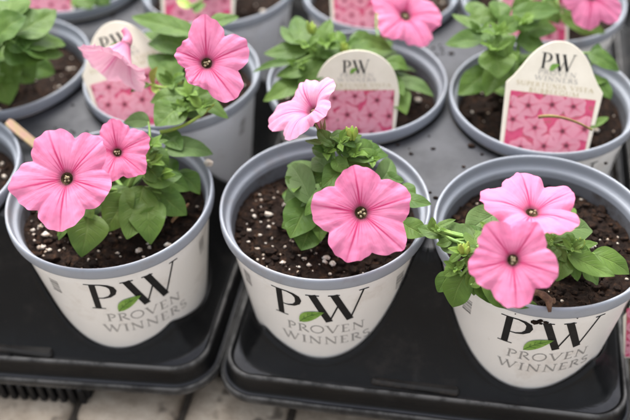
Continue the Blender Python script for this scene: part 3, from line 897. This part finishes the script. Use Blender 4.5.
for b, t, w, m in (((150, 200, 11.4), (150, 242, 10.5), 34, 'leaf'), ((132, 196, 11.6), (106, 232, 10.7), 32, 'leaf'), ((160, 192, 11.4), (186, 214, 10.7), 26, 'leaf'), ((146, 168, 12.8), (162, 182, 12.4), 20, 'leaf'),
                   ((152, 150, 13.2), (168, 166, 12.8), 18, 'leaf'), ((138, 150, 13.6), (156, 138, 13.8), 14, 'sage'), ((154, 176, 12), (190, 190, 11.2), 22, 'leaf'), ((122, 190, 11.8), (132, 214, 11.2), 24, 'leaf')):
    A.leaf(b, t, w, m, (random.Random(b[0] + t[1]).uniform(-.3, .3), .35, 1), .3, .16, True, .07)
for p in ((150, 146, 13.8), (148, 162, 13.2), (160, 176, 12.4)): A.tuft(p, 6, 15)
A.fill(9, .036, .008, .022, 'leaf', (.022, .034))

# --- middle front pot
B = Plant('B', 'petunia with one flat open flower and a pale one seen sideways, middle front pot', [(322, 192, 11.5), (330, 160, 13.2), (334, 143, 14.4)])
B.flower((362, 212, 14.6), 50, (.10, .10, 1), [(100, .92), (18, 1.0), (-42, 1.05), (-108, 1.0), (172, 1.0)], seed=21, depth=.22, notch=.14, droop=.05)
B.flower((304, 103, 16.4), 36, (-.60, .50, .60), [(95, .95), (20, 1.0), (-52, .95), (-122, 1.12), (172, 1.38)], 'petal_pale', seed=14, depth=.62, notch=.16, droop=.16, tubedir=(.25, -.85, -.3), tube=.75)
B.leaf((311, 198, 11.8), (290, 237, 11.0), 36, 'leaf', (-.15, .2, 1))
B.leaf((312, 226, 10.8), (301, 251, 10.2), 28, 'leaf', (0, .1, 1))
B.leaf((312, 203, 12.4), (291, 165, 12.2), 26, 'sage', (-.35, .2, 1))
B.leaf((320, 180, 12), (284, 162, 11.6), 18, 'sage', (-.3, .4, 1))
B.leaf((350, 166, 13.8), (322, 186, 13.5), 27, 'leaf', (-.1, .4, 1))
B.leaf((336, 190, 13.0), (304, 214, 12.6), 22, 'leaf', (-.35, .45, .9))
B.leaf((345, 158, 14.0), (388, 156, 13.4), 26, 'leaf', (.05, .7, 1))
B.leaf((372, 190, 12.4), (391, 156, 12.2), 22, 'sage', (.3, .1, 1))
B.leaf((340, 150, 14.2), (372, 141, 14.0), 18, 'leaf', (.1, .8, 1))
B.leaf((334, 148, 14.6), (318, 130, 14.8), 14, 'leaf', (-.1, .5, 1))
B.leaf((330, 138, 15.0), (347, 130, 15.2), 10, 'leaf', (.1, .8, .8))
B.leaf((322, 144, 14.8), (305, 141, 14.6), 8, 'leaf', (-.2, .8, .8))
B.leaf((336, 140, 14.8), (356, 148, 14.6), 14, 'leaf', (.2, .7, .8))
B.leaf((398, 196, 12.4), (431, 206, 12.2), 17, 'leaf', (.2, .6, 1))
B.leaf((402, 222, 12), (427, 236, 11.6), 22, 'leaf', (.3, .3, 1))
B.leaf((400, 186, 12.2), (416, 196, 12), 16, 'leaf', (.3, .5, 1))
B.leaf((328, 170, 13.4), (312, 158, 13.4), 20, 'sage', (-.3, .5, 1))
B.bud((352, 137, 15), 13)
for b, t, w, m in (((314, 190, 12), (284, 202, 11.4), 26, 'sage'), ((318, 206, 11.4), (288, 218, 10.9), 24, 'leaf'), ((330, 156, 14), (312, 146, 14), 14, 'leaf'), ((338, 152, 14.4), (352, 138, 14.6), 14, 'leaf'),
                   ((326, 176, 13), (304, 178, 12.6), 20, 'leaf'), ((350, 152, 14.2), (378, 148, 13.9), 20, 'leaf'), ((334, 158, 14.2), (346, 172, 13.9), 16, 'leaf'), ((326, 148, 14.6), (336, 138, 15), 9, 'leaf'),
                   ((344, 162, 13.8), (372, 170, 13.4), 22, 'leaf'), ((384, 176, 12.4), (404, 182, 12.2), 14, 'leaf'), ((332, 146, 14.8), (320, 140, 15), 8, 'leaf'), ((308, 216, 11), (282, 228, 10.6), 22, 'leaf'), ((342, 146, 14.6), (362, 134, 14.8), 11, 'leaf')):
    B.leaf(b, t, w, m, (random.Random(b[0] + t[1]).uniform(-.3, .3), .45, 1), .3, .16, True, .07)
for p, z in (((340, 143, 14.9), 13), ((326, 152, 14.3), 14), ((352, 156, 14.2), 15), ((300, 190, 12.2), 15), ((372, 160, 13.8), 13)): B.tuft(p, 6, z)
B.fill(6, .030, .008, .020)

# --- right front pot
Cp = Plant('C', 'petunia with two pink flowers and a shoot trailing over the rim, right front pot', [(530, 235, 11.6), (500, 240, 12.4), (565, 250, 12.6)])
Cp.flower((534, 206, 15.6), 47, (.06, .75, .72), [(96, 1.0), (28, 1.02), (-28, .95), (-118, .92), (172, 1.12)], seed=33, depth=.30, notch=.13, droop=.05)
Cp.flower((514, 260, 15.2), 44, (-.02, .06, 1), [(128, .98), (58, .95), (-18, 1.0), (-88, 1.05), (192, 1.0)], seed=41, depth=.22, notch=.12, droop=.05)
Cp.leaf((500, 212, 12), (464, 236, 11.8), 30, 'sage', (-.2, .35, 1))
Cp.leaf((486, 250, 12), (466, 226, 12), 18, 'leaf', (-.2, .3, 1))
Cp.leaf((472, 250, 12.2), (438, 226, 12), 30, 'sage', (-.3, .3, 1))
Cp.leaf((476, 248, 12.5), (470, 228, 12.5), 20, 'leaf', (0, .4, 1))
Cp.leaf((443, 237, 12.2), (418, 228, 12.0), 15, 'leaf', (-.2, .6, 1))
Cp.leaf((434, 232, 12.4), (432, 217, 13), 9, 'leaf', (-.4, .2, 1))
Cp.leaf((436, 228, 12.6), (456, 220, 12.8), 7, 'leaf', (0, .7, .8))
Cp.leaf((462, 252, 12.6), (447, 263, 12.2), 8, 'leaf', (-.3, .5, .9))
Cp.leaf((466, 251, 12.6), (480, 249, 12.8), 9, 'leaf', (.2, .6, .9))
Cp.leaf((449, 272, 11.6), (438, 292, 10.6), 17, 'leaf', (-.4, .3, 1))
Cp.leaf((466, 274, 11.8), (452, 309, 10.2), 27, 'leaf', (-.15, .1, 1))
Cp.leaf((472, 268, 12), (475, 296, 11), 16, 'leaf', (.1, .2, 1))
Cp.leaf((482, 280, 11.8), (512, 309, 10.4), 20, 'leaf', (.0, .4, 1))
Cp.leaf((500, 296, 11.2), (536, 306, 10.8), 15, 'leaf', (.1, .4, 1))
Cp.leaf((470, 286, 11.6), (483, 276, 11.8), 12, 'leaf')
Cp.leaf((550, 237, 12.4), (597, 226, 12.0), 27, 'sage', (.1, .5, 1))
Cp.leaf((552, 236, 12.8), (577, 252, 12.6), 22, 'leaf', (.2, .3, 1))
Cp.leaf((576, 250, 12.8), (598, 243, 12.6), 9, 'leaf', (.1, .6, .9))
Cp.leaf((567, 254, 13), (612, 278, 12.2), 22, 'leaf', (.1, .5, 1))
Cp.leaf((592, 253, 12), (632, 272, 11.4), 24, 'leaf', (.1, .5, 1))
Cp.leaf((563, 252, 12.8), (556, 282, 12.2), 24, 'leaf', (-.1, .3, 1))
Cp.leaf((568, 258, 12.4), (578, 281, 11.8), 16, 'leaf', (.2, .3, 1))
Cp.leaf((558, 248, 13), (548, 262, 12.8), 14, 'leaf', (-.2, .4, 1))
Cp.stem([(500, 246, 12.2), (466, 252, 12.6), (436, 230, 12.3)], .0012, 'stem')
Cp.stem([(500, 246, 12.2), (476, 258, 12.5), (460, 276, 11.8)], .0012, 'stem')
Cp.bud((464, 252, 12.9), 13); Cp.bud((580, 246, 13.0), 9)
for b, t, w, m in (((556, 244, 12.8), (592, 260, 12.3), 18, 'leaf'), ((546, 240, 12.6), (568, 224, 12.6), 20, 'sage'), ((560, 258, 12.4), (544, 284, 11.8), 20, 'leaf'), ((554, 246, 13), (566, 262, 12.8), 14, 'leaf'),
                   ((490, 240, 12.2), (462, 246, 12), 20, 'leaf'), ((482, 262, 12), (462, 268, 12), 16, 'leaf'), ((460, 262, 12.2), (444, 276, 11.6), 14, 'leaf'), ((474, 240, 12.4), (452, 226, 12.4), 18, 'sage'),
                   ((478, 276, 11.6), (492, 304, 10.6), 20, 'leaf'), ((572, 244, 13), (566, 234, 13.4), 8, 'leaf'), ((452, 240, 12.4), (436, 244, 12.2), 10, 'leaf'), ((468, 256, 12.6), (470, 270, 12.2), 10, 'leaf'), ((582, 268, 12), (600, 284, 11.4), 16, 'leaf')):
    Cp.leaf(b, t, w, m, (random.Random(b[0] + t[1]).uniform(-.3, .3), .45, 1), .3, .16, True, .07)
for p, z in (((464, 252, 12.8), 13), ((572, 250, 13.1), 14), ((438, 231, 12.6), 11), ((456, 270, 12), 12), ((552, 242, 13), 14), ((490, 232, 12.4), 13)): Cp.tuft(p, 6, z)
Cp.fill(6, .034, .008, .020)

# --- second row
Ep = Plant('E', 'petunia with one forward facing flower and a withered one drooping over its tag', [(185, 95, 13), (195, 60, 14.5)])
Ep.flower((206, 61, 18.0), 43, (.05, .10, 1), [(92, 1.05), (22, 1.02), (-52, 1.08), (-122, .62), (160, .72)], seed=52, depth=.28, notch=.16, droop=.08)
Ep.flower((108, 74, 15.8), 38, (-.38, -.80, .30), [(95, .9), (20, 1.0), (-52, 1.05), (-125, 1.1), (168, 1.0)], 'petal_old', seed=57, depth=1.25, dpow=1.55, notch=.14, droop=.30, tube=.45, tw=1.2, tubedir=(-.5, 1, .1), calyx=False, flare=1.0, peduncle=False)
Ep.leaf((196, 34, 15.5), (131, 16, 15), 22, 'leaf', (-.1, .5, 1))
Ep.leaf((208, 24, 16), (239, 17, 16), 16, 'leaf', (.1, .6, 1))
Ep.leaf((190, 50, 14.5), (148, 44, 14), 26, 'leaf', (-.2, .5, 1))
Ep.leaf((182, 70, 14), (150, 58, 13.5), 26, 'leaf', (-.2, .5, 1))
Ep.leaf((178, 88, 13.5), (160, 66, 13.5), 24, 'leaf', (-.3, .4, 1))
Ep.leaf((180, 104, 14.2), (156, 128, 13.8), 34, 'leaf', (-.1, .45, 1))
Ep.leaf((184, 96, 14.0), (150, 102, 13.6), 20, 'leaf', (-.2, .5, 1))
Ep.leaf((186, 105, 13.6), (228, 117, 13.6), 20, 'leaf', (.1, .6, 1))
Ep.leaf((200, 106, 14.2), (214, 100, 15), 8, 'leaf'); Ep.leaf((204, 108, 14.2), (190, 94, 15), 9, 'leaf')
Ep.leaf((188, 84, 14), (184, 112, 13), 26, 'leaf', (.1, .4, 1))
Ep.leaf((200, 116, 13), (184, 104, 13.4), 16, 'sage')
Ep.leaf((196, 98, 13), (222, 86, 12.8), 22, 'leaf', (.3, .5, 1))
Ep.leaf((152, 84, 14.2), (158, 66, 15.5), 8, 'shoot'); Ep.leaf((152, 86, 14.2), (160, 94, 14), 7, 'shoot'); Ep.leaf((150, 84, 14.2), (130, 92, 14), 7, 'leaf')
Ep.stem([(160, 132, 13.4), (190, 128, 13.6), (214, 104, 14.4)], .0011, 'shoot')
Ep.stem([(182, 82, 14), (166, 92, 14), (150, 84, 14.4)], .0009, 'shoot')
for p in ((190, 96, 14.6), (202, 108, 14.5), (172, 84, 14), (184, 112, 14)): Ep.tuft(p, 6, 15)
Ep.fill(12, .040, .010, .034, 'leaf', (.022, .036), True)

Fp = Plant('F', 'green petunia without open flowers behind a tag, behind the middle front pot', [(335, 75, 12.5), (318, 52, 14)])
for b, t, w, m in (((308, 50, 14), (264, 54, 13.6), 20, 'leaf'), ((306, 46, 14.2), (296, 18, 14.4), 20, 'leaf'), ((312, 48, 14.2), (330, 22, 14.4), 16, 'leaf'), ((306, 44, 14.4), (281, 28, 14.4), 18, 'leaf'),
                   ((318, 56, 14), (346, 32, 14.2), 30, 'leaf'), ((350, 46, 13.6), (381, 36, 13.4), 22, 'leaf'), ((318, 64, 13.4), (276, 76, 13), 18, 'leaf'), ((308, 78, 12.6), (264, 103, 11.8), 22, 'leaf'),
                   ((298, 62, 13.6), (252, 71, 13.2), 9, 'leaf'), ((330, 60, 13.6), (300, 92, 12.4), 26, 'leaf'), ((396, 80, 12), (434, 97, 11.4), 15, 'sage'), ((392, 84, 11.8), (406, 116, 11), 24, 'leaf'),
                   ((384, 62, 13.2), (408, 70, 12.8), 16, 'leaf'), ((388, 74, 12.6), (404, 96, 12), 13, 'leaf'), ((362, 40, 13.6), (392, 50, 12.8), 16, 'leaf'), ((312, 56, 14), (322, 40, 14.6), 12, 'leaf'),
                   ((310, 70, 13), (284, 90, 12), 20, 'leaf'), ((326, 58, 13.4), (286, 62, 13.4), 20, 'leaf')):
    Fp.leaf(b, t, w, m, (random.Random(b[0] + t[1]).uniform(-.25, .25), .5, 1))
Fp.bud((312, 31, 15), 12); Fp.bud((344, 50, 14.0), 12)
for p in ((308, 46, 14.8), (346, 45, 13.9), (300, 66, 13.4), (328, 44, 14.4)): Fp.tuft(p, 6, 15)
Fp.fill(8, .038, .008, .03, 'leaf', (.022, .034), True)

Hp = Plant('H', 'leafy green petunia without open flowers behind the largest tag, second row right', [(520, 60, 12.5), (495, 40, 14)])
for b, t, w, m in (((500, 16, 14.6), (463, 24, 14.2), 20, 'leaf'), ((484, 40, 14), (445, 43, 13.6), 22, 'leaf'), ((494, 48, 14.2), (499, 77, 13.6), 33, 'leaf'), ((500, 40, 14.6), (478, 30, 14.8), 20, 'leaf'),
                   ((496, 38, 14.6), (508, 56, 14.2), 26, 'leaf'), ((500, 30, 14.8), (524, 18, 14.8), 20, 'leaf'), ((512, 14, 14.8), (560, 10, 14.4), 22, 'leaf'), ((520, 30, 13.6), (556, 30, 13.2), 24, 'leaf'),
                   ((516, 42, 13.4), (545, 46, 12.8), 26, 'leaf'), ((490, 68, 12.6), (458, 96, 11.4), 26, 'leaf'), ((510, 60, 13), (486, 98, 11.8), 26, 'leaf'), ((516, 64, 12.6), (512, 96, 12), 24, 'leaf'),
                   ((588, 52, 13), (620, 70, 12.4), 18, 'leaf'), ((594, 62, 12.6), (598, 44, 13.2), 14, 'leaf'), ((594, 78, 12), (610, 100, 11.2), 18, 'leaf'), ((480, 16, 14.4), (468, 2, 14.6), 18, 'leaf'),
                   ((500, 20, 14.8), (497, 0, 15), 20, 'leaf'), ((590, 128, 11), (608, 118, 10.8), 8, 'leaf'), ((482, 30, 14.4), (452, 14, 14.2), 12, 'leaf'), ((512, 28, 14.2), (540, 18, 14), 22, 'leaf')):
    Hp.leaf(b, t, w, m, (random.Random(b[0] + t[1]).uniform(-.25, .25), .5, 1))
for p in ((498, 34, 15.1), (494, 50, 14.6), (520, 24, 14.8), (508, 62, 13.2), (480, 34, 14.5)): Hp.tuft(p, 6, 15)
Hp.fill(10, .040, .008, .03, 'leaf', (.022, .036), True)
Hp.stem([(538, 117, 13.4), (562, 112, 13.8), (592, 130, 12.6)], .0010, 'drystem')

Kp = Plant('K', 'petunia of large pale green leaves spilling across the upper left corner', [(10, 60, 13), (5, 35, 15)])
for b, t, w, m in (((20, 44, 15.5), (68, 38, 14.4), 30, 'leaf'), ((14, 34, 16), (56, 12, 16), 36, 'leaf'), ((6, 28, 16), (10, -8, 16.4), 44, 'leaf'), ((16, 44, 15.6), (64, 54, 13.8), 30, 'leaf'), ((2, 40, 15.6), (-24, 12, 15), 40, 'leaf'),
                   ((0, 52, 15), (-40, 58, 14), 40, 'leaf'), ((6, 44, 15.2), (40, 34, 15.6), 34, 'leaf'), ((8, 56, 13.4), (34, 82, 12), 38, 'leaf'), ((0, 60, 13), (8, 104, 11.2), 44, 'leaf'), ((14, 58, 13), (56, 70, 11.8), 32, 'leaf'),
                   ((-4, 40, 15.8), (28, 18, 16.6), 36, 'leaf'), ((-10, 64, 13), (-20, 96, 12), 40, 'leaf'), ((4, 48, 15), (44, 58, 14.4), 36, 'leaf')):
    Kp.leaf(b, t, w, m, (random.Random(b[0] + t[1] + 99).uniform(-.2, .2), .5, 1))
Kp.fill(10, .04, .008, .024)

Dp = Plant('D', 'petunia in the pot cut off by the left edge', [(-40, 160, 12.5)])
Dp.fill(12, .038, .008, .03)
Gp = Plant('G', 'petunia with small green leaves in the pot at the top edge left of centre', [(215, -20, 12.5)])
Gp.leaf((200, 2, 13), (196, 14, 13), 14, 'leaf'); Gp.leaf((190, 8, 13.4), (176, -2, 13.6), 9, 'shoot'); Gp.fill(12, .036, .01, .035)
Ip = Plant('I', 'petunia with a pink flower leaning over the rim, top edge middle pot', [(385, -10, 12.5)])
Ip.flower((408, 12, 15.0), 37, (.30, .35, .9), [(84, 1.0), (12, 1.02), (-60, 1.0), (-132, 1.0), (156, 1.0)], seed=77, depth=.3, notch=.13, droop=.14, tubedir=(-.4, -.3, -1))
Ip.leaf((378, 40, 12.6), (398, 30, 13), 8, 'dry'); Ip.fill(10, .034, .01, .03)
Jp = Plant('J', 'petunia with a pink flower at the top right corner', [(560, -10, 12.5)])
Jp.flower((594, -6, 15.0), 34, (.1, -.1, 1), [(90, 1.0), (18, 1.0), (-40, 1.06), (-98, 1.0), (170, 1.0)], seed=81, depth=.28, notch=.16, droop=.12)
Jp.leaf((560, 16, 13), (604, 34, 12), 20, 'leaf'); Jp.leaf((540, 6, 13.6), (560, 22, 13), 22, 'leaf'); Jp.leaf((530, 0, 14), (512, 8, 14), 18, 'leaf')
Jp.fill(10, .038, .01, .035)
Lp = Plant('L', 'petunia in the top left corner pot, dark leaves behind a pink label', [(80, -20, 12.5)])
Lp.leaf((80, -8, 12.6), (92, 10, 12), 26, 'leaf'); Lp.leaf((90, -10, 12.6), (110, 4, 12), 22, 'leaf'); Lp.fill(10, .034, .01, .03)

# ------------------------------------------------------------------ plant tags
def plant_tag(label, p0, z0, ptop, wpx, lean, turn=0.0, wide=False, text=True, bury=.018, pfrac=.46):
    """p0: bottom middle where it meets the rim, ptop: top middle, in photo pixels; lean: how far it tips back"""
    P0 = at(p0[0], p0[1], z0)
    lo, hi = z0, z0 + 14
    for _ in range(40):
        z = (lo + hi) / 2; T = at(*ptop, z)
        if (T - P0).y / max(1e-6, T.z - P0.z) > math.tan(R_(lean)): lo = z
        else: hi = z
    U = T - P0; h = U.length; U = U / h
    f = V((sin(turn), -cos(turn), 0)); f = (f - U * f.dot(U)).normalized()
    Xr = U.cross(f) * -1
    if Xr.dot(RT) < 0: Xr = -Xr
    f = Xr.cross(U)
    W = wpx * mpp((P0 + T) / 2)
    e = empty('plant_tag', P0 - U * bury, label, 'plant tag', 'printed plant tags stuck in the pots')
    e.rotation_euler = Matrix((Xr, U, f)).transposed().to_euler()
    hh = h + bury
    dome = [(.43, 1), (.415, .975), (.36, .87), (.28, .755), (.21, .665), (.17, .61), (.13, .54), (.10, .48), (.07, .405), (.045, .325), (.02, .22), (.006, .12)]
    if wide: dome = [(.55, 1), (.45, .975), (.36, .94), (.28, .885), (.21, .81), (.17, .755), (.13, .68), (.10, .61), (.07, .52), (.045, .425), (.02, .29), (.006, .16)]
    side = [(.5 * W * k, bury + (1 - f_) * h) for f_, k in dome]
    out = [(-.44 * W, 0), (.44 * W, 0), (.46 * W, bury)] + side + [(0, bury + h)] + [(-x, y) for x, y in reversed(side)] + [(-.46 * W, bury)]
    mb = MB()
    th = .0009
    ins = lambda p, k: (p[0] * (1 - k), p[1] * (1 - k * .6) + k * .3 * hh)
    rows = [[(*ins(p, .012), -th) for p in out], [(*p, -th * .75) for p in out], [(*p, -th * .25) for p in out], [(*ins(p, .012), 0) for p in out]]
    mb.quadgrid(rows, True); mb.poly(rows[-1]); mb.poly(rows[0], 0, True)
    mb.build('tag_board', 'tag', e, False)
    ph = MB(); y0, y1 = bury * .3, bury + pfrac * h
    ph.poly([(-.415 * W, y0, .0003), (.415 * W, y0, .0003), (.44 * W, y1, .0003), (-.44 * W, y1, .0003)])
    rnd = random.Random(int(p0[0])); lift = .00034
    X = lambda x: max(-.425 * W, min(.425 * W, x)); Y = lambda y: max(y0, min(y1, y))
    cs = []
    for gy in range(-1, 6):
        for gx in range(-3, 4):
            cs.append(((gx + (.5 if gy % 2 else 0)) * .235 * W + rnd.uniform(-.05, .05) * W, bury + (gy * .20 + .02) * W + rnd.uniform(-.04, .04) * W))
    rnd.shuffle(cs)
    for cx_, cy_ in cs:
        if abs(cx_) > .45 * W or cy_ > y1 + .02 * W or cy_ < y0 - .05: continue
        rr = rnd.uniform(.125, .15) * W; a0 = rnd.uniform(0, 6.28); sq = rnd.uniform(.8, 1)
        rows = []; n_ = 60
        for v in (.06, .2, .4, .65, .85, 1):
            rows.append([(X(cx_ + rr * v * cos(a0 + 2 * pi * j / n_) * (1 - .16 * v * abs(sin(2.5 * 2 * pi * j / n_)) ** 3)), Y(cy_ + sq * rr * v * sin(a0 + 2 * pi * j / n_) * (1 - .16 * v * abs(sin(2.5 * 2 * pi * j / n_)) ** 3)), lift) for j in range(n_)])
        vv = (.06, .2, .4, .65, .85, 1)
        f0 = len(ph.f); ph.quadgrid(rows, True, 1)
        k2 = f0
        for i in range(5):
            for j in range(n_):
                ua = ((j / n_ * 5 + .5) % 1); ub = ua + 5 / n_
                ph.uv[k2] = [(ua, vv[i]), (ub, vv[i]), (ub, vv[i + 1]), (ua, vv[i + 1])]; k2 += 1
        ph.poly(rows[0], 2); lift += .000022
    ph.build('printed_photo', ['photo', 'petal_print', 'photo_dark'], e, False)
    if text:
        sf = lambda x, y, l: V((x, y, l + .0002))
        hl = .145 * h; yb = bury + .735 * h
        k = MB(); put_strokes(k, PW, -1.18 * hl, yb, hl, sf, .0001); k.build('lettering', 'ink', e, False)
        a, b = (-.54 * hl, yb - .10 * hl), (.04 * hl, yb + .36 * hl)
        l = MB(); leaf_emblem(l, a, b, .36 * hl, sf, .0004); l.build('leaf_emblem', 'ink_leaf', e, False)
        g = MB(); put_text(g, 'PROVEN', 0, yb - .052 * h, .040 * h, sf, .0001, .44 * W * .9); put_text(g, 'WINNERS', 0, yb - .108 * h, .040 * h, sf, .0001, .50 * W * .9)
        g.build('grey_lettering', 'ink_grey', e, False)
        o = MB(); put_text(o, 'SUPERTUNIA VISTA', 0, yb - .172 * h, .038 * h, sf, .0001, .80 * W); put_text(o, 'BUBBLEGUM', 0, yb - .226 * h, .038 * h, sf, .0001, .52 * W)
        o.build('gold_lettering', 'ink_gold', e, False)
    return e
plant_tag('cream plant tag with the most readable black letters, second row pot at the right', (544, 148), 10.0, (563, 41), 98, 32, .12, pfrac=.50)
plant_tag('cream round topped plant tag behind the pale sideways flower, second row middle', (356, 132), 10.0, (357, 50), 86, 20, .18, True, pfrac=.52)
plant_tag('cream plant tag half covered by a drooping withered flower, behind the left front pot', (140, 118), 10.0, (110, 22), 88, 34, .3, pfrac=.46)
plant_tag('cream bordered pink plant tag at the top edge, above the forward facing second row flower', (198, 18), 10.0, (198, -75), 78, 34, .2, pfrac=.55)
plant_tag('pink plant tag at the top edge left of the flower in the middle back pot', (362, 28), 10.0, (362, -62), 66, 34, .2, pfrac=.55)
plant_tag('plant tag at the top left corner, its pink picture beside big pale leaves', (46, 20), 10.0, (40, -70), 60, 34, .3, pfrac=.55)
plant_tag('reddish plant tag mostly hidden by leaves, in the top right back pot', (535, 40), 10.0, (532, -55), 70, 34, .1, pfrac=.55)
plant_tag('sliver of pink and white plant tag at the right edge beside the right front pot', (645, 352), 2.55, (649, 290), 46, 20, .1, text=False, bury=.004, pfrac=.72)

# yellowed stake end lying across the tray behind the left pot
e = empty('label_stake', at(22, 134, 10.0), 'thin yellowed label stake lying on the tray left of the large front flower', 'label stake')
p, q = at(7, 121, 11.8), at(42, 150, 10.0)
d = (q - p).normalized(); sd = d.cross(V((0, 0, 1))).normalized(); nn = sd.cross(d)
mb = MB(); rows = []
for t, k in ((0, .55), (.03, .85), (.10, 1), (.9, 1), (1, .9)):
    c = p.lerp(q, t) - e.location; w = .0030 * k
    rows.append([c + sd * w + nn * .0006, c + sd * w - nn * .0006, c - sd * w - nn * .0006, c - sd * w + nn * .0006])
mb.quadgrid(rows, True, flip=True); mb.poly(rows[0]); mb.poly(rows[-1], 0, True)
mb.build('stake_blade', 'woodlabel', e, False)

# withered scrap and spilled soil on the right front pot's rim
mb = MB(); c0 = at(546, 301, 11.2)
o = empty('withered_leaf', c0, 'brown withered leaf scrap on the rim of the right front pot', 'dead leaf')
mb.tube([V((-.006, .004, .002)), V((-.002, .001, .003)), V((.001, -.001, .002)), V((.002, -.005, -.002))], [.0008, .0019, .0021, .0008], 7)
mb.blob((.003, 0, .001), (.002, .0015, .0012), 3); mb.blob((-.004, .003, .001), (.002, .0012, .001), 5)
mb.build('scrap', 'dry', o)

# small bits: a perlite grain and a dry flake at the left front pot, soil stuck under the right front pot's rim
g0 = at(208.5, 163, 11.25)
o = MB().blob((0, 0, 0), (.0026, .0024, .0022), 9, 9, 6, 0, .18).build('perlite_grain', 'perlite', None, True, g0)
tag_o(o, 'single white perlite grain on the right rim of the left front pot', 'perlite grain')
g1 = at(181, 213, 10.2)
mb = MB().tube([V((-.004, -.006, -.002)), V((-.001, -.001, .001)), V((.003, .006, .002))], [.0007, .0015, .0006], 6)
o = mb.build('dry_flake', 'drystem', None, True, g1)
tag_o(o, 'thin dry yellowish flake on the soil beside the right rim of the left front pot', 'dead leaf')
mb = MB(); sf = pot_surface(.0); rnd = random.Random(8)
for u, z, k in ((.0005, .0965, 1.3), (.003, .0955, 1.0), (-.002, .0948, 1.4), (.0008, .0940, .7), (.018, .0985, .35), (-.012, .098, .3)):
    p = sf(u, z, .0002); mb.blob(p, (.0013 * k, .0007 * k, .0009 * k), rnd.random(), 7, 5, 0, .4)
mb.build('soil_smear', 'soil', potobj['C']).rotation_euler.z = -.165

# ------------------------------------------------------------------ light
SUN_EL, SUN_AZ = R_(60), R_(-25)       # azimuth clockwise from +y: soft light from behind the pots
w = bpy.data.worlds.new('World'); S.world = w; w.use_nodes = True
nt = w.node_tree; bg = nt.nodes['Background']
sky = nt.nodes.new('ShaderNodeTexSky'); sky.sky_type = 'NISHITA'; sky.sun_disc = False
sky.sun_elevation = SUN_EL; sky.sun_rotation = SUN_AZ
sky.air_density = 1.0; sky.dust_density = 5.0; sky.ozone_density = 1.0
hs = nt.nodes.new('ShaderNodeHueSaturation'); hs.inputs['Saturation'].default_value = .22
nt.links.new(sky.outputs[0], hs.inputs['Color']); nt.links.new(hs.outputs[0], bg.inputs[0])
bg.inputs[1].default_value = .15
sl = bpy.data.lights.new('sun', 'SUN'); so = bpy.data.objects.new('sun', sl); COL.objects.link(so)
sl.energy = 1.15; sl.angle = R_(34); sl.color = (1, .965, .92)
sd_ = V((sin(SUN_AZ) * cos(SUN_EL), cos(SUN_AZ) * cos(SUN_EL), sin(SUN_EL)))
so.rotation_euler = sd_.to_track_quat('Z', 'Y').to_euler()
S.view_settings.view_transform = 'Standard'; S.view_settings.look = 'None'
S.view_settings.exposure = 1.4; S.view_settings.gamma = 1
S.cycles.max_bounces = 8
S.cycles.use_denoising = True
